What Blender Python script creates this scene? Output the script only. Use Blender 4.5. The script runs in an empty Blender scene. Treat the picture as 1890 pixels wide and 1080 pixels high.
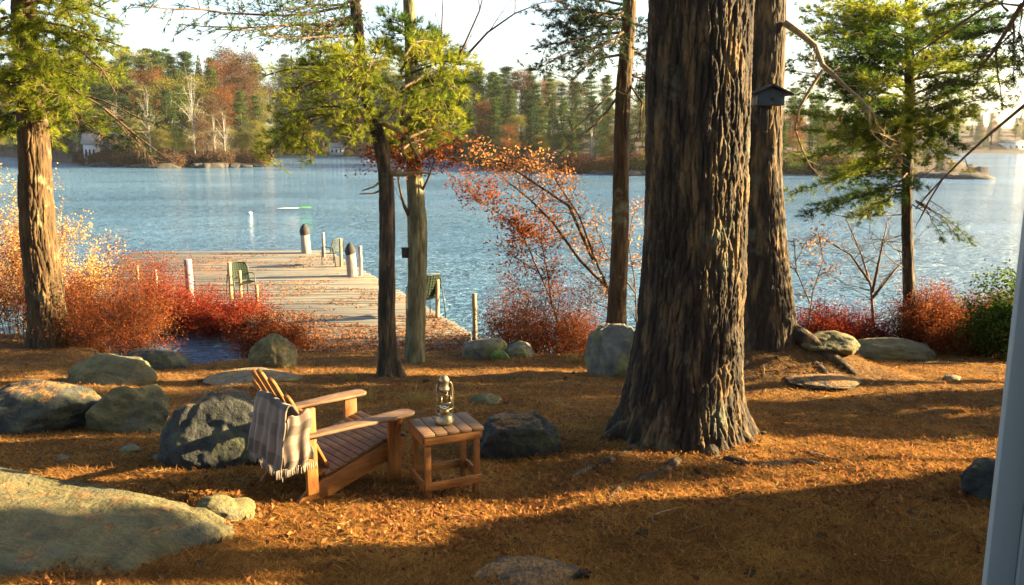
import bpy, math, random
import numpy as np
from mathutils import Vector, Matrix
rnd = random.Random(7); rg = np.random.default_rng(11)
R = math.radians
# ---------------------------------------------------------------- camera, world, sun, exposure
CAMZ = 4.2; PITCH = math.atan(273/1500)
SUN_EL = 18.0; SUN_AZ = 84.0            # azimuth from +Y (view direction) clockwise toward +X
cam = bpy.data.cameras.new('camera'); cam_o = bpy.data.objects.new('camera', cam)
bpy.context.scene.collection.objects.link(cam_o); bpy.context.scene.camera = cam_o
cam_o.location = (0, 0, CAMZ); cam_o.rotation_euler = (R(90)-PITCH, 0, 0)
cam.sensor_width = 36; cam.lens = 36*1500/1890; cam.clip_start = .05; cam.clip_end = 6000
W = bpy.data.worlds.new('World'); bpy.context.scene.world = W; W.use_nodes = True
nt = W.node_tree; nt.nodes.clear()
sky = nt.nodes.new('ShaderNodeTexSky'); sky.sky_type = 'NISHITA'; sky.sun_disc = False
sky.sun_elevation = R(SUN_EL); sky.sun_rotation = R(SUN_AZ); sky.air_density = 1.0; sky.dust_density = 2.2; sky.ozone_density = 1.0
bg = nt.nodes.new('ShaderNodeBackground'); bg.inputs[1].default_value = .05
wo = nt.nodes.new('ShaderNodeOutputWorld')
nt.links.new(sky.outputs[0], bg.inputs[0]); nt.links.new(bg.outputs[0], wo.inputs[0])
sd = Vector((math.sin(R(SUN_AZ))*math.cos(R(SUN_EL)), math.cos(R(SUN_AZ))*math.cos(R(SUN_EL)), math.sin(R(SUN_EL))))
sl = bpy.data.lights.new('sun', 'SUN'); sl.energy = 5.0; sl.angle = R(.5); sl.color = (1, .74, .37)
so = bpy.data.objects.new('sun', sl); bpy.context.scene.collection.objects.link(so)
so.rotation_euler = sd.to_track_quat('Z', 'Y').to_euler(); so.location = (30, 10, 20)
vs = bpy.context.scene.view_settings; vs.view_transform = 'Standard'; vs.look = 'None'; vs.gamma = 1; vs.exposure = 3.2
bpy.context.scene.cycles.max_bounces = 6; bpy.context.scene.cycles.transparent_max_bounces = 8
bpy.context.scene.cycles.use_denoising = True
C = bpy.context.scene.collection

# ---------------------------------------------------------------- maths helpers
SP, CP = math.sin(PITCH), math.cos(PITCH)
def ray(px, py):
    u = (px-945)/1500; v = (540-py)/1500
    return np.array([u, CP+v*SP, -SP+v*CP])
def at(px, py, y):                      # point on the sight line of a pixel at forward distance y
    d = ray(px, py); return np.array([0, 0, CAMZ]) + d*(y/d[1])
def _h(i):
    i = (i.astype(np.uint64)*np.uint64(0x9E3779B97F4A7C15)) & np.uint64(0xFFFFFFFFFFFFFFFF)
    i ^= i >> np.uint64(29); i = i*np.uint64(0xBF58476D1CE4E5B9); i ^= i >> np.uint64(32)
    return (i & np.uint64(0xFFFFFF)).astype(np.float64)/0xFFFFFF
def vnoise(p):
    p = np.asarray(p, float); f = np.floor(p); t = p-f; t = t*t*(3-2*t)
    i = (f.astype(np.int64)+100000)
    def hh(dx, dy, dz): return _h(((i[:, 0]+dx)*73856093) ^ ((i[:, 1]+dy)*19349663) ^ ((i[:, 2]+dz)*83492791))
    x, y, z = t[:, 0], t[:, 1], t[:, 2]
    a = hh(0,0,0)*(1-x)+hh(1,0,0)*x; b = hh(0,1,0)*(1-x)+hh(1,1,0)*x
    c = hh(0,0,1)*(1-x)+hh(1,0,1)*x; d = hh(0,1,1)*(1-x)+hh(1,1,1)*x
    return (a*(1-y)+b*y)*(1-z)+(c*(1-y)+d*y)*z
def fbm(p, o=4, g=.5):
    p = np.asarray(p, float); s = 0; a = 1; n = 0
    for k in range(o): s = s+a*vnoise(p*2**k+17.3*k); n += a; a *= g
    return s/n
def sstep(a, b, x): t = np.clip((x-a)/(b-a), 0, 1); return t*t*(3-2*t)
def worley(p, sq=1.):
    p = np.asarray(p, float); i0 = np.floor(p).astype(np.int64); f1 = np.full(len(p), 9.); f2 = f1.copy(); idn = np.zeros(len(p))
    for dx in (-1, 0, 1):
        for dy in (-1, 0, 1):
            for dz in (-1, 0, 1):
                c = i0+[dx, dy, dz]; k = ((c[:, 0]+100000)*73856093) ^ ((c[:, 1]+100000)*19349663) ^ ((c[:, 2]+100000)*83492791)
                d = np.sqrt((c[:, 0]+_h(k)-p[:, 0])**2+(c[:, 1]+_h(k+7)-p[:, 1])**2+(c[:, 2]+_h(k+13)-p[:, 2])**2)
                n = d < f1; f2 = np.where(n, f1, np.minimum(f2, d)); idn = np.where(n, _h(k+29), idn); f1 = np.where(n, d, f1)
    return f1, f2, idn
def norm(v): return v/np.maximum(np.linalg.norm(v, axis=-1, keepdims=True), 1e-9)

# ---------------------------------------------------------------- terrain
SX = [-60, -20, -10, -8, -7.2, -6.3, -5, -4.3, -3.4, -1.2, -.4, .6, 3, 5, 8, 14, 40]
SY = [20, 17, 16.4, 15.6, 13.6, 12.7, 12.6, 13.4, 14.6, 15.0, 14.6, 14.2, 14.0, 14.4, 14.6, 15, 18]
def hgt(x, y):
    x = np.asarray(x, float); y = np.asarray(y, float)
    s = np.interp(x, SX, SY)
    yy = np.minimum(y, 16.)
    z = 1.7-.13*(yy-5.5) + .10*(fbm(np.stack([x*.35, y*.35, x*0+3], -1).reshape(-1, 3), 3).reshape(x.shape)-.5)*2
    z = z + .055*(fbm(np.stack([x*1.3, y*1.3, x*0+9], -1).reshape(-1, 3), 3).reshape(x.shape)-.5)*2
    z = z+.42*np.exp(-(((x-3.45)/1.05)**2+((y-11.2)/.8)**2))+.26*np.exp(-(((x-4.5)/.85)**2+((y-11.0)/.5)**2))+.10*np.exp(-(((x-1.55)/1.1)**2+((y-7.2)/.9)**2))
    t = sstep(s-.3, s+1.7, y)
    return z*(1-t) + (-1.4)*t
def h1(x, y): return float(hgt(np.array([x]), np.array([y]))[0])
def gp(px, py):                         # where the sight line of a pixel meets the terrain
    d = ray(px, py); o = np.array([0, 0, CAMZ]); t = np.linspace(2.5, 40, 1500)
    q = o+t[:, None]*d; below = q[:, 2] < np.maximum(hgt(q[:, 0], q[:, 1]), 0)
    k = int(np.argmax(below)) if below.any() else -1
    return q[k]

# ---------------------------------------------------------------- mesh accumulator
class MB:
    def __init__(s): s.v = []; s.q = []; s.t = []; s.n = 0; s.ng = []
    def add(s, v, quads=None, tris=None):
        v = np.asarray(v, float).reshape(-1, 3)
        if quads is not None and len(quads): s.q.append(np.asarray(quads, np.int64)+s.n)
        if tris is not None and len(tris): s.t.append(np.asarray(tris, np.int64)+s.n)
        s.v.append(v); s.n += len(v)
    def poly(s, v, idx): s.ng.append([i+s.n for i in idx])
    def box(s, c, d, rot=None, off=(0, 0, 0)):
        c = np.asarray(c, float); d = np.asarray(d, float)/2
        k = np.array([[-1,-1,-1],[1,-1,-1],[1,1,-1],[-1,1,-1],[-1,-1,1],[1,-1,1],[1,1,1],[-1,1,1]])*d
        if rot is not None: k = k @ np.array(rot).T
        s.add(k+c, [[3,2,1,0],[4,5,6,7],[0,1,5,4],[1,2,6,5],[2,3,7,6],[3,0,4,7]])
    def extrude(s, poly2, fr, thick):   # poly2: (n,2); fr: function (u,v,w)->xyz
        n = len(poly2); a = [fr(u, v, -thick/2) for u, v in poly2]; b = [fr(u, v, thick/2) for u, v in poly2]
        base = s.n; s.add(a+b, [[i, (i+1) % n, n+(i+1) % n, n+i] for i in range(n)])
        s.ng.append([base+i for i in range(n)][::-1]); s.ng.append([base+n+i for i in range(n)])
    def tube(s, pts, rad, k=6, cap=True):
        pts = np.asarray(pts, float); n = len(pts); rad = np.broadcast_to(np.asarray(rad, float), (n,))
        t = norm(np.gradient(pts, axis=0)); ref = np.array([0, 0, 1.]) if abs(t[:, 2]).mean() < .8 else np.array([1., 0, 0])
        a = norm(np.cross(t, ref)); b = np.cross(a, t); th = np.linspace(0, 2*math.pi, k, endpoint=False)
        v = pts[:, None]+rad[:, None, None]*(np.cos(th)[None, :, None]*a[:, None]+np.sin(th)[None, :, None]*b[:, None])
        i = np.arange(n-1)[:, None]*k; j = np.arange(k)[None]; j2 = (j+1) % k
        q = np.stack([i+j, i+j2, i+k+j2, i+k+j], -1).reshape(-1, 4); base = s.n
        s.add(v.reshape(-1, 3), q)
        if cap and k > 2: s.ng.append([base+m for m in range(k)][::-1]); s.ng.append([base+(n-1)*k+m for m in range(k)])
    def lathe(s, prof, c=(0, 0, 0), k=20):
        prof = np.asarray(prof, float); n = len(prof); th = np.linspace(0, 2*math.pi, k, endpoint=False)
        v = np.stack([prof[:, 0][:, None]*np.cos(th), prof[:, 0][:, None]*np.sin(th), np.broadcast_to(prof[:, 1][:, None], (n, k))], -1)+np.array(c)
        i = np.arange(n-1)[:, None]*k; j = np.arange(k)[None]; j2 = (j+1) % k
        s.add(v.reshape(-1, 3), np.stack([i+j, i+j2, i+k+j2, i+k+j], -1).reshape(-1, 4))
    def leaves(s, P, L, Wd, up=.0, flat=0.):
        N = len(P); a = norm(rg.normal(size=(N, 3))*[1, 1, 1-flat]); nn = norm(rg.normal(size=(N, 3))*(1-flat)+[0, 0, flat*1.5+up])
        b = norm(np.cross(a, nn)); L = np.broadcast_to(L, (N,))[:, None]; Wd = np.broadcast_to(Wd, (N,))[:, None]
        c = norm(np.cross(a, b))*L*.12
        v = np.stack([P-a*L/2, P+b*Wd/2+c, P+a*L/2, P-b*Wd/2+c], 1).reshape(-1, 3)
        s.add(v, (np.arange(N)[:, None]*4+np.arange(4)))
    def tufts(s, P, D, L=.1, n=12, spread=.5, w=.006):
        N = len(P); d = norm(D[:, None]+spread*rg.normal(size=(N, n, 3))); o = P[:, None]+d*0
        side = norm(np.cross(d, rg.normal(size=(N, n, 3))))*w/2; ll = L*(.7+.5*rg.random((N, n, 1)))
        v = np.stack([o-side, o+side, o+d*ll], 2).reshape(-1, 3)
        s.add(v, None, np.arange(N*n*3).reshape(-1, 3))
    def mesh(s, name, smooth=False):
        me = bpy.data.meshes.new(name); V = np.concatenate(s.v) if s.v else np.zeros((0, 3))
        me.vertices.add(len(V)); me.vertices.foreach_set('co', V.astype(np.float32).ravel())
        loops = []; starts = []; p = 0
        for arr, k in ((s.q, 4), (s.t, 3)):
            if arr:
                A = np.concatenate(arr); loops.append(A.ravel()); starts.append(p+np.arange(len(A))*k); p += A.size
        for g in s.ng: loops.append(np.array(g)); starts.append(np.array([p])); p += len(g)
        lp = np.concatenate(loops).astype(np.int32); st = np.concatenate(starts).astype(np.int32)
        me.loops.add(len(lp)); me.loops.foreach_set('vertex_index', lp)
        me.polygons.add(len(st)); me.polygons.foreach_set('loop_start', st)
        if smooth: me.polygons.foreach_set('use_smooth', np.ones(len(st), bool))
        me.update(calc_edges=True); me.validate()
        return me
    def build(s, name, mat, parent=None, smooth=False, bevel=0):
        o = bpy.data.objects.new(name, s.mesh(name, smooth)); C.objects.link(o)
        o.data.materials.append(mat)
        if parent is not None: o.parent = parent
        if bevel:
            m = o.modifiers.new('bevel', 'BEVEL'); m.width = bevel; m.segments = 2; m.limit_method = 'ANGLE'
        return o
def tag(o, label=None, cat=None, group=None, kind=None):
    if label: o['label'] = label
    if cat: o['category'] = cat
    if group: o['group'] = group
    if kind: o['kind'] = kind
    return o
def empty(name, loc=(0, 0, 0), rz=0, sc=1):
    o = bpy.data.objects.new(name, None); o.location = loc; o.rotation_euler = (0, 0, rz); o.scale = (sc,)*3
    o.empty_display_size = .2; C.objects.link(o); return o
def copy_tree(o, parent=None):
    c = o.copy(); C.objects.link(c); c.parent = parent
    for ch in [q for q in bpy.data.objects if q.parent == o]: copy_tree(ch, c)
    return c

# ---------------------------------------------------------------- materials
def newmat(name):
    m = bpy.data.materials.new(name); m.use_nodes = True; nt = m.node_tree; nt.nodes.clear()
    return m, nt, nt.nodes.new, nt.links.new
def ramp(nt, stops):
    r = nt.nodes.new('ShaderNodeValToRGB'); e = r.color_ramp.elements
    while len(e) < len(stops): e.new(.5)
    for x, (p, c) in zip(e, stops): x.position = p; x.color = (*c, 1)
    return r
def noise(nt, scale, detail=5, sc3=None, coord='Object', rough=.6, dist=0.):
    tc = nt.nodes.new('ShaderNodeTexCoord'); mp = nt.nodes.new('ShaderNodeMapping'); n = nt.nodes.new('ShaderNodeTexNoise')
    n.inputs['Scale'].default_value = scale; n.inputs['Detail'].default_value = detail; n.inputs['Roughness'].default_value = rough; n.inputs['Distortion'].default_value = dist
    if sc3: mp.inputs['Scale'].default_value = sc3
    nt.links.new(tc.outputs[coord], mp.inputs[0]); nt.links.new(mp.outputs[0], n.inputs['Vector']); return n
def mix(nt, f, a, b, mode='MIX'):
    m = nt.nodes.new('ShaderNodeMix'); m.data_type = 'RGBA'; m.blend_type = mode
    for s, v in ((m.inputs[0], f), (m.inputs[6], a), (m.inputs[7], b)):
        if isinstance(v, (int, float)): s.default_value = v
        elif isinstance(v, tuple): s.default_value = (*v, 1)
        else: nt.links.new(v, s)
    return m.outputs[2]
def bump(nt, h, strength=.5, dist=.02, prev=None):
    b = nt.nodes.new('ShaderNodeBump'); b.inputs['Strength'].default_value = strength; b.inputs['Distance'].default_value = dist
    nt.links.new(h, b.inputs['Height'])
    if prev: nt.links.new(prev, b.inputs['Normal'])
    return b.outputs[0]
def leafmat(name, stops, nscale=2.0, trans=.45, mixn=.5, gloss=.0):
    m, nt, N, L = newmat(name)
    g = N('ShaderNodeNewGeometry'); no = noise(nt, nscale, 3)
    a = N('ShaderNodeMath'); a.operation = 'MULTIPLY_ADD'; L(no.outputs[0], a.inputs[0]); a.inputs[1].default_value = 2.2*mixn; a.inputs[2].default_value = -.6*mixn*2.2/1.1
    b = N('ShaderNodeMath'); b.operation = 'MULTIPLY_ADD'; L(g.outputs['Random Per Island'], b.inputs[0]); b.inputs[1].default_value = 1-mixn; L(a.outputs[0], b.inputs[2])
    r = ramp(nt, stops); L(b.outputs[0], r.inputs[0])
    d = N('ShaderNodeBsdfDiffuse'); t = N('ShaderNodeBsdfTranslucent'); mx = N('ShaderNodeMixShader'); mx.inputs[0].default_value = trans
    L(r.outputs[0], d.inputs[0]); L(r.outputs[0], t.inputs[0]); L(d.outputs[0], mx.inputs[1]); L(t.outputs[0], mx.inputs[2])
    gl = N('ShaderNodeBsdfGlossy'); gl.inputs['Roughness'].default_value = .45; gl.inputs[0].default_value = (.8, .8, .8, 1)
    m2 = N('ShaderNodeMixShader'); m2.inputs[0].default_value = gloss; L(mx.outputs[0], m2.inputs[1]); L(gl.outputs[0], m2.inputs[2])
    o = N('ShaderNodeOutputMaterial'); L(m2.outputs[0], o.inputs[0]); return m
def rocksurf(name, stops, scale, second, top=.62):
    m = surf(name, stops, scale, None, .93, 1, .03, scale*3.6, second=second); nt = m.node_tree; L = nt.links.new
    p = [n for n in nt.nodes if n.type == 'BSDF_PRINCIPLED'][0]; src = p.inputs['Base Color'].links[0].from_socket
    g = nt.nodes.new('ShaderNodeNewGeometry'); sp = nt.nodes.new('ShaderNodeSeparateXYZ'); L(g.outputs['Normal'], sp.inputs[0]); n = noise(nt, 7, 6)
    a = nt.nodes.new('ShaderNodeMath'); a.operation = 'MULTIPLY_ADD'; L(n.outputs[0], a.inputs[0]); a.inputs[1].default_value = .9; L(sp.outputs[2], a.inputs[2])
    r_ = ramp(nt, [(min(.99, (top+.66)/2), (0, 0, 0)), (min(1., (top+.80)/2), (1, 1, 1))]); h = nt.nodes.new('ShaderNodeMath'); h.operation = 'MULTIPLY'; h.inputs[1].default_value = .5; L(a.outputs[0], h.inputs[0]); L(h.outputs[0], r_.inputs[0])
    fine = noise(nt, 60, 3, (1, .4, 1)); rc = ramp(nt, [(.3, (.07, .035, .015)), (.7, (.34, .19, .07))]); L(fine.outputs[0], rc.inputs[0])
    L(mix(nt, r_.outputs[0], src, rc.outputs[0]), p.inputs['Base Color'])
    sc = noise(nt, 3.2, 8, None, rough=.7); b = [n for n in nt.nodes if n.type == 'BUMP'][0]; b2 = bump(nt, sc.outputs[0], .8, .09); L(b2, b.inputs['Normal']); return m
def surf(name, stops, scale=6, sc3=None, rough=.85, bs=.5, bd=.01, bscale=None, coord='Object', detail=6, spec=.3, dist=0., second=None, metallic=0):
    m, nt, N, L = newmat(name); n = noise(nt, scale, detail, sc3, coord, dist=dist); r = ramp(nt, stops); L(n.outputs[0], r.inputs[0]); col = r.outputs[0]
    if second:
        c2, s2, lo, hi = second; n2 = noise(nt, s2, 5, None, coord); r2 = ramp(nt, [(lo, (0, 0, 0)), (hi, (1, 1, 1))]); L(n2.outputs[0], r2.inputs[0])
        col = mix(nt, r2.outputs[0], col, c2)
    p = N('ShaderNodeBsdfPrincipled'); L(col, p.inputs['Base Color']); p.inputs['Roughness'].default_value = rough
    p.inputs['Specular IOR Level'].default_value = spec; p.inputs['Metallic'].default_value = metallic
    nb = noise(nt, bscale or scale*3, 6, sc3, coord)
    L(bump(nt, nb.outputs[0], bs, bd), p.inputs['Normal'])
    o = N('ShaderNodeOutputMaterial'); L(p.outputs[0], o.inputs[0]); return m
M = {}
M['bark_dark'] = surf('bark_dark', [(.3, (0.0117, 0.00904, 0.00728)), (.5, (0.0382, 0.0278, 0.0194)), (.7, (0.188, 0.122, 0.0546))], 9, (1, 1, .22), .9, 1., .03, 22, second=((.11, .11, .075), 2.5, .58, .72))
M['bark_warm'] = surf('bark_warm', [(.3, (0.0192, 0.0118, 0.00591)), (.5, (0.0653, 0.0394, 0.0174)), (.72, (0.13, 0.0824, 0.0376))], 10, (1, 1, .2), .9, 1., .025, 24, second=((.20, .19, .10), 3.0, .58, .72))
M['bark_thin'] = surf('bark_thin', [(.3, (.045, .03, .02)), (.7, (.16, .1, .06))], 25, (1, 1, .4), .9, .7, .01)
M['bark_olive'] = surf('bark_olive', [(.3, (0.042, 0.0385, 0.021)), (.5, (0.112, 0.105, 0.056)), (.7, (0.196, 0.182, 0.105))], 9, (1, 1, .3), .9, .9, .02, 26)
M['limb_pale'] = surf('limb_pale', [(.3, (0.128, 0.09, 0.048)), (.7, (0.336, 0.247, 0.132))], 12, None, .85, .6, .01)
M['birch'] = surf('birch', [(.35, (0.105, 0.0924, 0.084)), (.5, (0.294, 0.281, 0.26)), (1, (0.336, 0.328, 0.311))], 1.2, (1, 1, 3), .8, .2, .01)
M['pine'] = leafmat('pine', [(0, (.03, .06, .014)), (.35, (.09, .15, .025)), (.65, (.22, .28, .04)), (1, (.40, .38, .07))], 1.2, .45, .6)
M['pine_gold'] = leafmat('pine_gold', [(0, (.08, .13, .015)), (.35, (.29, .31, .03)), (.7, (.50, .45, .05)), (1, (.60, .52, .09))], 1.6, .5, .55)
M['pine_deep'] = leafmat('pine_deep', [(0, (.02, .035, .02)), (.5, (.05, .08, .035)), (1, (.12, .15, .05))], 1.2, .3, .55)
M['red'] = leafmat('red', [(0, (0.121, 0.0161, 0.0108)), (.35, (0.259, 0.0431, 0.0198)), (.7, (0.389, 0.108, 0.0316)), (1, (0.432, 0.237, 0.063))], 1.6, .4, .55)
M['rust'] = leafmat('rust', [(0, (0.122, 0.0277, 0.0113)), (.4, (0.263, 0.0828, 0.0243)), (.75, (0.369, 0.166, 0.0405)), (1, (0.439, 0.296, 0.081))], 1.8, .4, .55)
M['orange'] = leafmat('orange', [(0, (0.422, 0.17, 0.0608)), (.45, (0.646, 0.312, 0.0972)), (.8, (0.745, 0.496, 0.122)), (1, (0.77, 0.68, 0.146))], 2.2, .45, .5)
M['yellow'] = leafmat('yellow', [(0, (0.347, 0.23, 0.0836)), (.5, (0.578, 0.376, 0.146)), (1, (0.716, 0.47, 0.334))], 2., .45, .5)
M['f_pine'] = leafmat('f_pine', [(0, (0.024, 0.0437, 0.0145)), (.35, (0.0765, 0.121, 0.0311)), (.7, (0.197, 0.24, 0.0465)), (1, (0.437, 0.393, 0.0725))], .16, .3, .5)
M['f_dark'] = leafmat('f_dark', [(0, (0.0234, 0.039, 0.0195)), (.5, (0.065, 0.111, 0.039)), (1, (0.169, 0.221, 0.065))], .16, .25, .5)
M['f_gold'] = leafmat('f_gold', [(0, (0.109, 0.103, 0.027)), (.5, (0.204, 0.196, 0.0405)), (1, (0.286, 0.298, 0.063))], .3, .35, .5)
M['f_rust'] = leafmat('f_rust', [(0, (0.102, 0.0475, 0.02)), (.5, (0.221, 0.095, 0.035)), (1, (0.306, 0.171, 0.06))], .3, .35, .5)
M['f_brush'] = leafmat('f_brush', [(0, (.06, .04, .025)), (.5, (.15, .09, .05)), (1, (.28, .16, .08))], .4, .25, .5)
M['needle'] = leafmat('needle', [(0, (0.144, 0.0637, 0.0203)), (.4, (0.359, 0.176, 0.0473)), (.75, (0.575, 0.319, 0.081)), (1, (0.747, 0.51, 0.162))], 1.2, .3, .45, 0)
M['litter'] = leafmat('litter', [(0, (0.111, 0.045, 0.02)), (.4, (0.255, 0.108, 0.045)), (.75, (0.383, 0.18, 0.07)), (1, (0.468, 0.297, 0.13))], 1.5, .35, .3, 0)
M['grass'] = leafmat('grass', [(0, (.18, .13, .04)), (.5, (.35, .26, .07)), (1, (.5, .38, .13))], 2, .45, .3)
M['moss'] = surf('moss', [(.3, (.05, .08, .01)), (.7, (.16, .25, .03))], 20, None, .95, 1, .02, 60, second=((.16, .15, .11), 9, .52, .62))
ROCK2 = ((.20, .20, .07), 2.6, .46, .62)
M['rock'] = rocksurf('rock', [(.25, (0.0562, 0.0562, 0.0525)), (.5, (0.143, 0.139, 0.12)), (.75, (0.247, 0.24, 0.188))], 5, ROCK2, 0.72)
M['rock_moss'] = rocksurf('rock_moss', [(.25, (0.0594, 0.0532, 0.0305)), (.5, (0.129, 0.115, 0.0523)), (.75, (0.208, 0.177, 0.0871))], 6, ((.085, .085, .06), 3, .52, .66), 0.80)
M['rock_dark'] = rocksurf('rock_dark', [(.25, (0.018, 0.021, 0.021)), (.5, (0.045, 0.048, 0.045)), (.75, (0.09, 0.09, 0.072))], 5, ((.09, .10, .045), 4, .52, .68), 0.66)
M['rock_far'] = surf('rock_far', [(.3, (0.0176, 0.0162, 0.0147)), (.7, (0.0707, 0.0647, 0.0559))], 1.2, None, .9, 1, .1, 4)
WS = (1, 1, 1)
M['cedar'] = surf('cedar', [(.3, (0.148, 0.0564, 0.0134)), (.55, (0.239, 0.0994, 0.0242)), (.8, (0.314, 0.144, 0.0376))], 7, (1, 6, 6), .6, .35, .004, 22, spec=.35, dist=.4)
M['cedar_v'] = surf('cedar_v', [(.3, (0.148, 0.0564, 0.0134)), (.55, (0.239, 0.0994, 0.0242)), (.8, (0.314, 0.144, 0.0376))], 7, (6, 6, 1), .6, .35, .004, 22, spec=.35, dist=.4)
M['cedar_old'] = surf('cedar_old', [(.3, (0.0969, 0.0511, 0.0256)), (.55, (0.155, 0.0901, 0.048)), (.8, (0.218, 0.139, 0.08))], 7, (1.5, 6, 6), .6, .4, .004, 22, spec=.4, dist=.4)
M['dock'] = surf('dock', [(.3, (0.0752, 0.0634, 0.0498)), (.55, (0.133, 0.129, 0.113)), (.8, (0.194, 0.195, 0.172))], 3, (.35, 3, 1), .8, .6, .01, 14, second=((.30, .17, .08), .9, .56, .74))
M['post'] = surf('post', [(.3, (0.143, 0.13, 0.117)), (.7, (0.325, 0.299, 0.273))], 6, (1, 1, .2), .85, .6, .01)
M['post_tan'] = surf('post_tan', [(.3, (0.224, 0.154, 0.084)), (.7, (0.385, 0.294, 0.175))], 6, (1, 1, .2), .85, .6, .01)
M['fascia'] = surf('fascia', [(.3, (0.12, 0.132, 0.15)), (.7, (0.252, 0.27, 0.288))], 4, (.2, 1, 1), .7, .4, .01)
M['white'] = surf('white', [(.3, (0.262, 0.287, 0.297)), (.7, (0.34, 0.367, 0.373))], 3, (1, 1, .1), .6, .25, .004, 12)
M['whitef'] = surf('whitef', [(.3, (0.36, 0.36, 0.36)), (.7, (0.48, 0.48, 0.48))], 2, None, .7, .1, .01)
M['float_green'] = surf('float_green', [(.3, (0.048, 0.3, 0.018)), (.7, (0.09, 0.45, 0.036))], 8, None, .5, .1, .01)
M['steel'] = surf('steel', [(.3, (0.18, 0.151, 0.0864)), (.7, (0.372, 0.336, 0.221))], 40, None, .38, .3, .002, 90, spec=.5, metallic=.75, second=((.28, .13, .05), 30, .58, .7))
M['brass'] = surf('brass', [(.3, (.20, .12, .04)), (.7, (.45, .3, .12))], 30, None, .4, .2, .001, metallic=.8)
M['dark_metal'] = surf('dark_metal', [(.3, (.02, .03, .03)), (.7, (.06, .08, .07))], 30, None, .5, .2, .002)
M['mesh_green'] = surf('mesh_green', [(.4, (0.00324, 0.0108, 0.00432)), (.6, (0.0151, 0.0281, 0.013))], 30, None, .7, .3, .003)
M['mesh_blue'] = surf('mesh_blue', [(.4, (0.0175, 0.035, 0.049)), (.6, (0.077, 0.105, 0.126))], 30, None, .6, .3, .003)
M['box_blue'] = surf('box_blue', [(.3, (0.0275, 0.044, 0.0605)), (.7, (0.055, 0.0825, 0.105))], 10, None, .7, .3, .003)
M['box_dark'] = surf('box_dark', [(.3, (.02, .02, .02)), (.7, (.045, .04, .035))], 10, None, .8, .3, .003)
M['sand'] = surf('sand', [(.3, (.12, .09, .06)), (.7, (.24, .18, .12))], 2, None, .9, .4, .02)
M['land'] = surf('land', [(.3, (0.03, 0.0225, 0.015)), (.6, (0.07, 0.045, 0.025)), (.8, (0.05, 0.05, 0.02))], .25, None, .95, 1, .3, 1.5)
M['glowless_glass'] = None
def glassmat():
    m, nt, N, L = newmat('globe_glass'); p = N('ShaderNodeBsdfPrincipled'); p.inputs['Base Color'].default_value = (.95, .93, .88, 1)
    p.inputs['Roughness'].default_value = .12; p.inputs['Transmission Weight'].default_value = 1; p.inputs['IOR'].default_value = 1.15
    o = N('ShaderNodeOutputMaterial'); L(p.outputs[0], o.inputs[0]); return m
M['glass'] = glassmat(); del M['glowless_glass']
def groundmat():
    m, nt, N, L = newmat('ground_needles')
    a = noise(nt, 90, 6, (1, .35, 1), dist=1.5); b = noise(nt, .9, 4); c = noise(nt, 9, 5, (1, .6, 1))
    r = ramp(nt, [(.25, (.04, .023, .014)), (.5, (.16, .092, .040)), (.72, (.32, .195, .080)), (1, (.46, .30, .14))]); L(a.outputs[0], r.inputs[0])
    r2 = ramp(nt, [(.35, (.55, .55, .55)), (.65, (1.15, 1.1, 1))]); L(c.outputs[0], r2.inputs[0])
    col = mix(nt, 1., r.outputs[0], r2.outputs[0], 'MULTIPLY')
    r3 = ramp(nt, [(.46, (0, 0, 0)), (.66, (.8, .8, .8))]); L(b.outputs[0], r3.inputs[0])
    col = mix(nt, r3.outputs[0], col, (.10, .062, .035))
    p = N('ShaderNodeBsdfPrincipled'); L(col, p.inputs['Base Color']); p.inputs['Roughness'].default_value = .95; p.inputs['Specular IOR Level'].default_value = .1
    b1 = bump(nt, c.outputs[0], .9, .08); L(bump(nt, a.outputs[0], 1, .02, b1), p.inputs['Normal'])
    o = N('ShaderNodeOutputMaterial'); L(p.outputs[0], o.inputs[0]); return m
M['ground'] = groundmat()
def watermat():
    m, nt, N, L = newmat('lake_water')
    a = noise(nt, 2.1, 4, (.55, 1.5, 1), dist=.6); b = noise(nt, .5, 3, (.5, 1.2, 1)); c = noise(nt, 7, 3, (.6, 1.3, 1)); big = noise(nt, .02, 3, (1, 1.6, 1))
    p = N('ShaderNodeBsdfPrincipled'); r = ramp(nt, [(.35, (.065, .15, .26)), (.65, (.13, .25, .38))]); L(big.outputs[0], r.inputs[0]); L(r.outputs[0], p.inputs['Base Color'])
    p.inputs['Roughness'].default_value = .07; p.inputs['IOR'].default_value = 1.33; p.inputs['Specular IOR Level'].default_value = .6
    wn = noise(nt, .05, 3, (.5, 1.6, 1), dist=1.); wr = ramp(nt, [(.38, (.35, .35, .35)), (.6, (1.2, 1.2, 1.2))]); L(wn.outputs[0], wr.inputs[0]); am = N('ShaderNodeMath'); am.operation = 'MULTIPLY'; L(a.outputs[0], am.inputs[0]); L(wr.outputs[0], am.inputs[1])
    b1 = bump(nt, b.outputs[0], 1, .35); b2 = bump(nt, am.outputs[0], 1, .65, b1); L(bump(nt, c.outputs[0], 1, .13, b2), p.inputs['Normal'])
    o = N('ShaderNodeOutputMaterial'); L(p.outputs[0], o.inputs[0]); return m
M['water'] = watermat()
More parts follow.
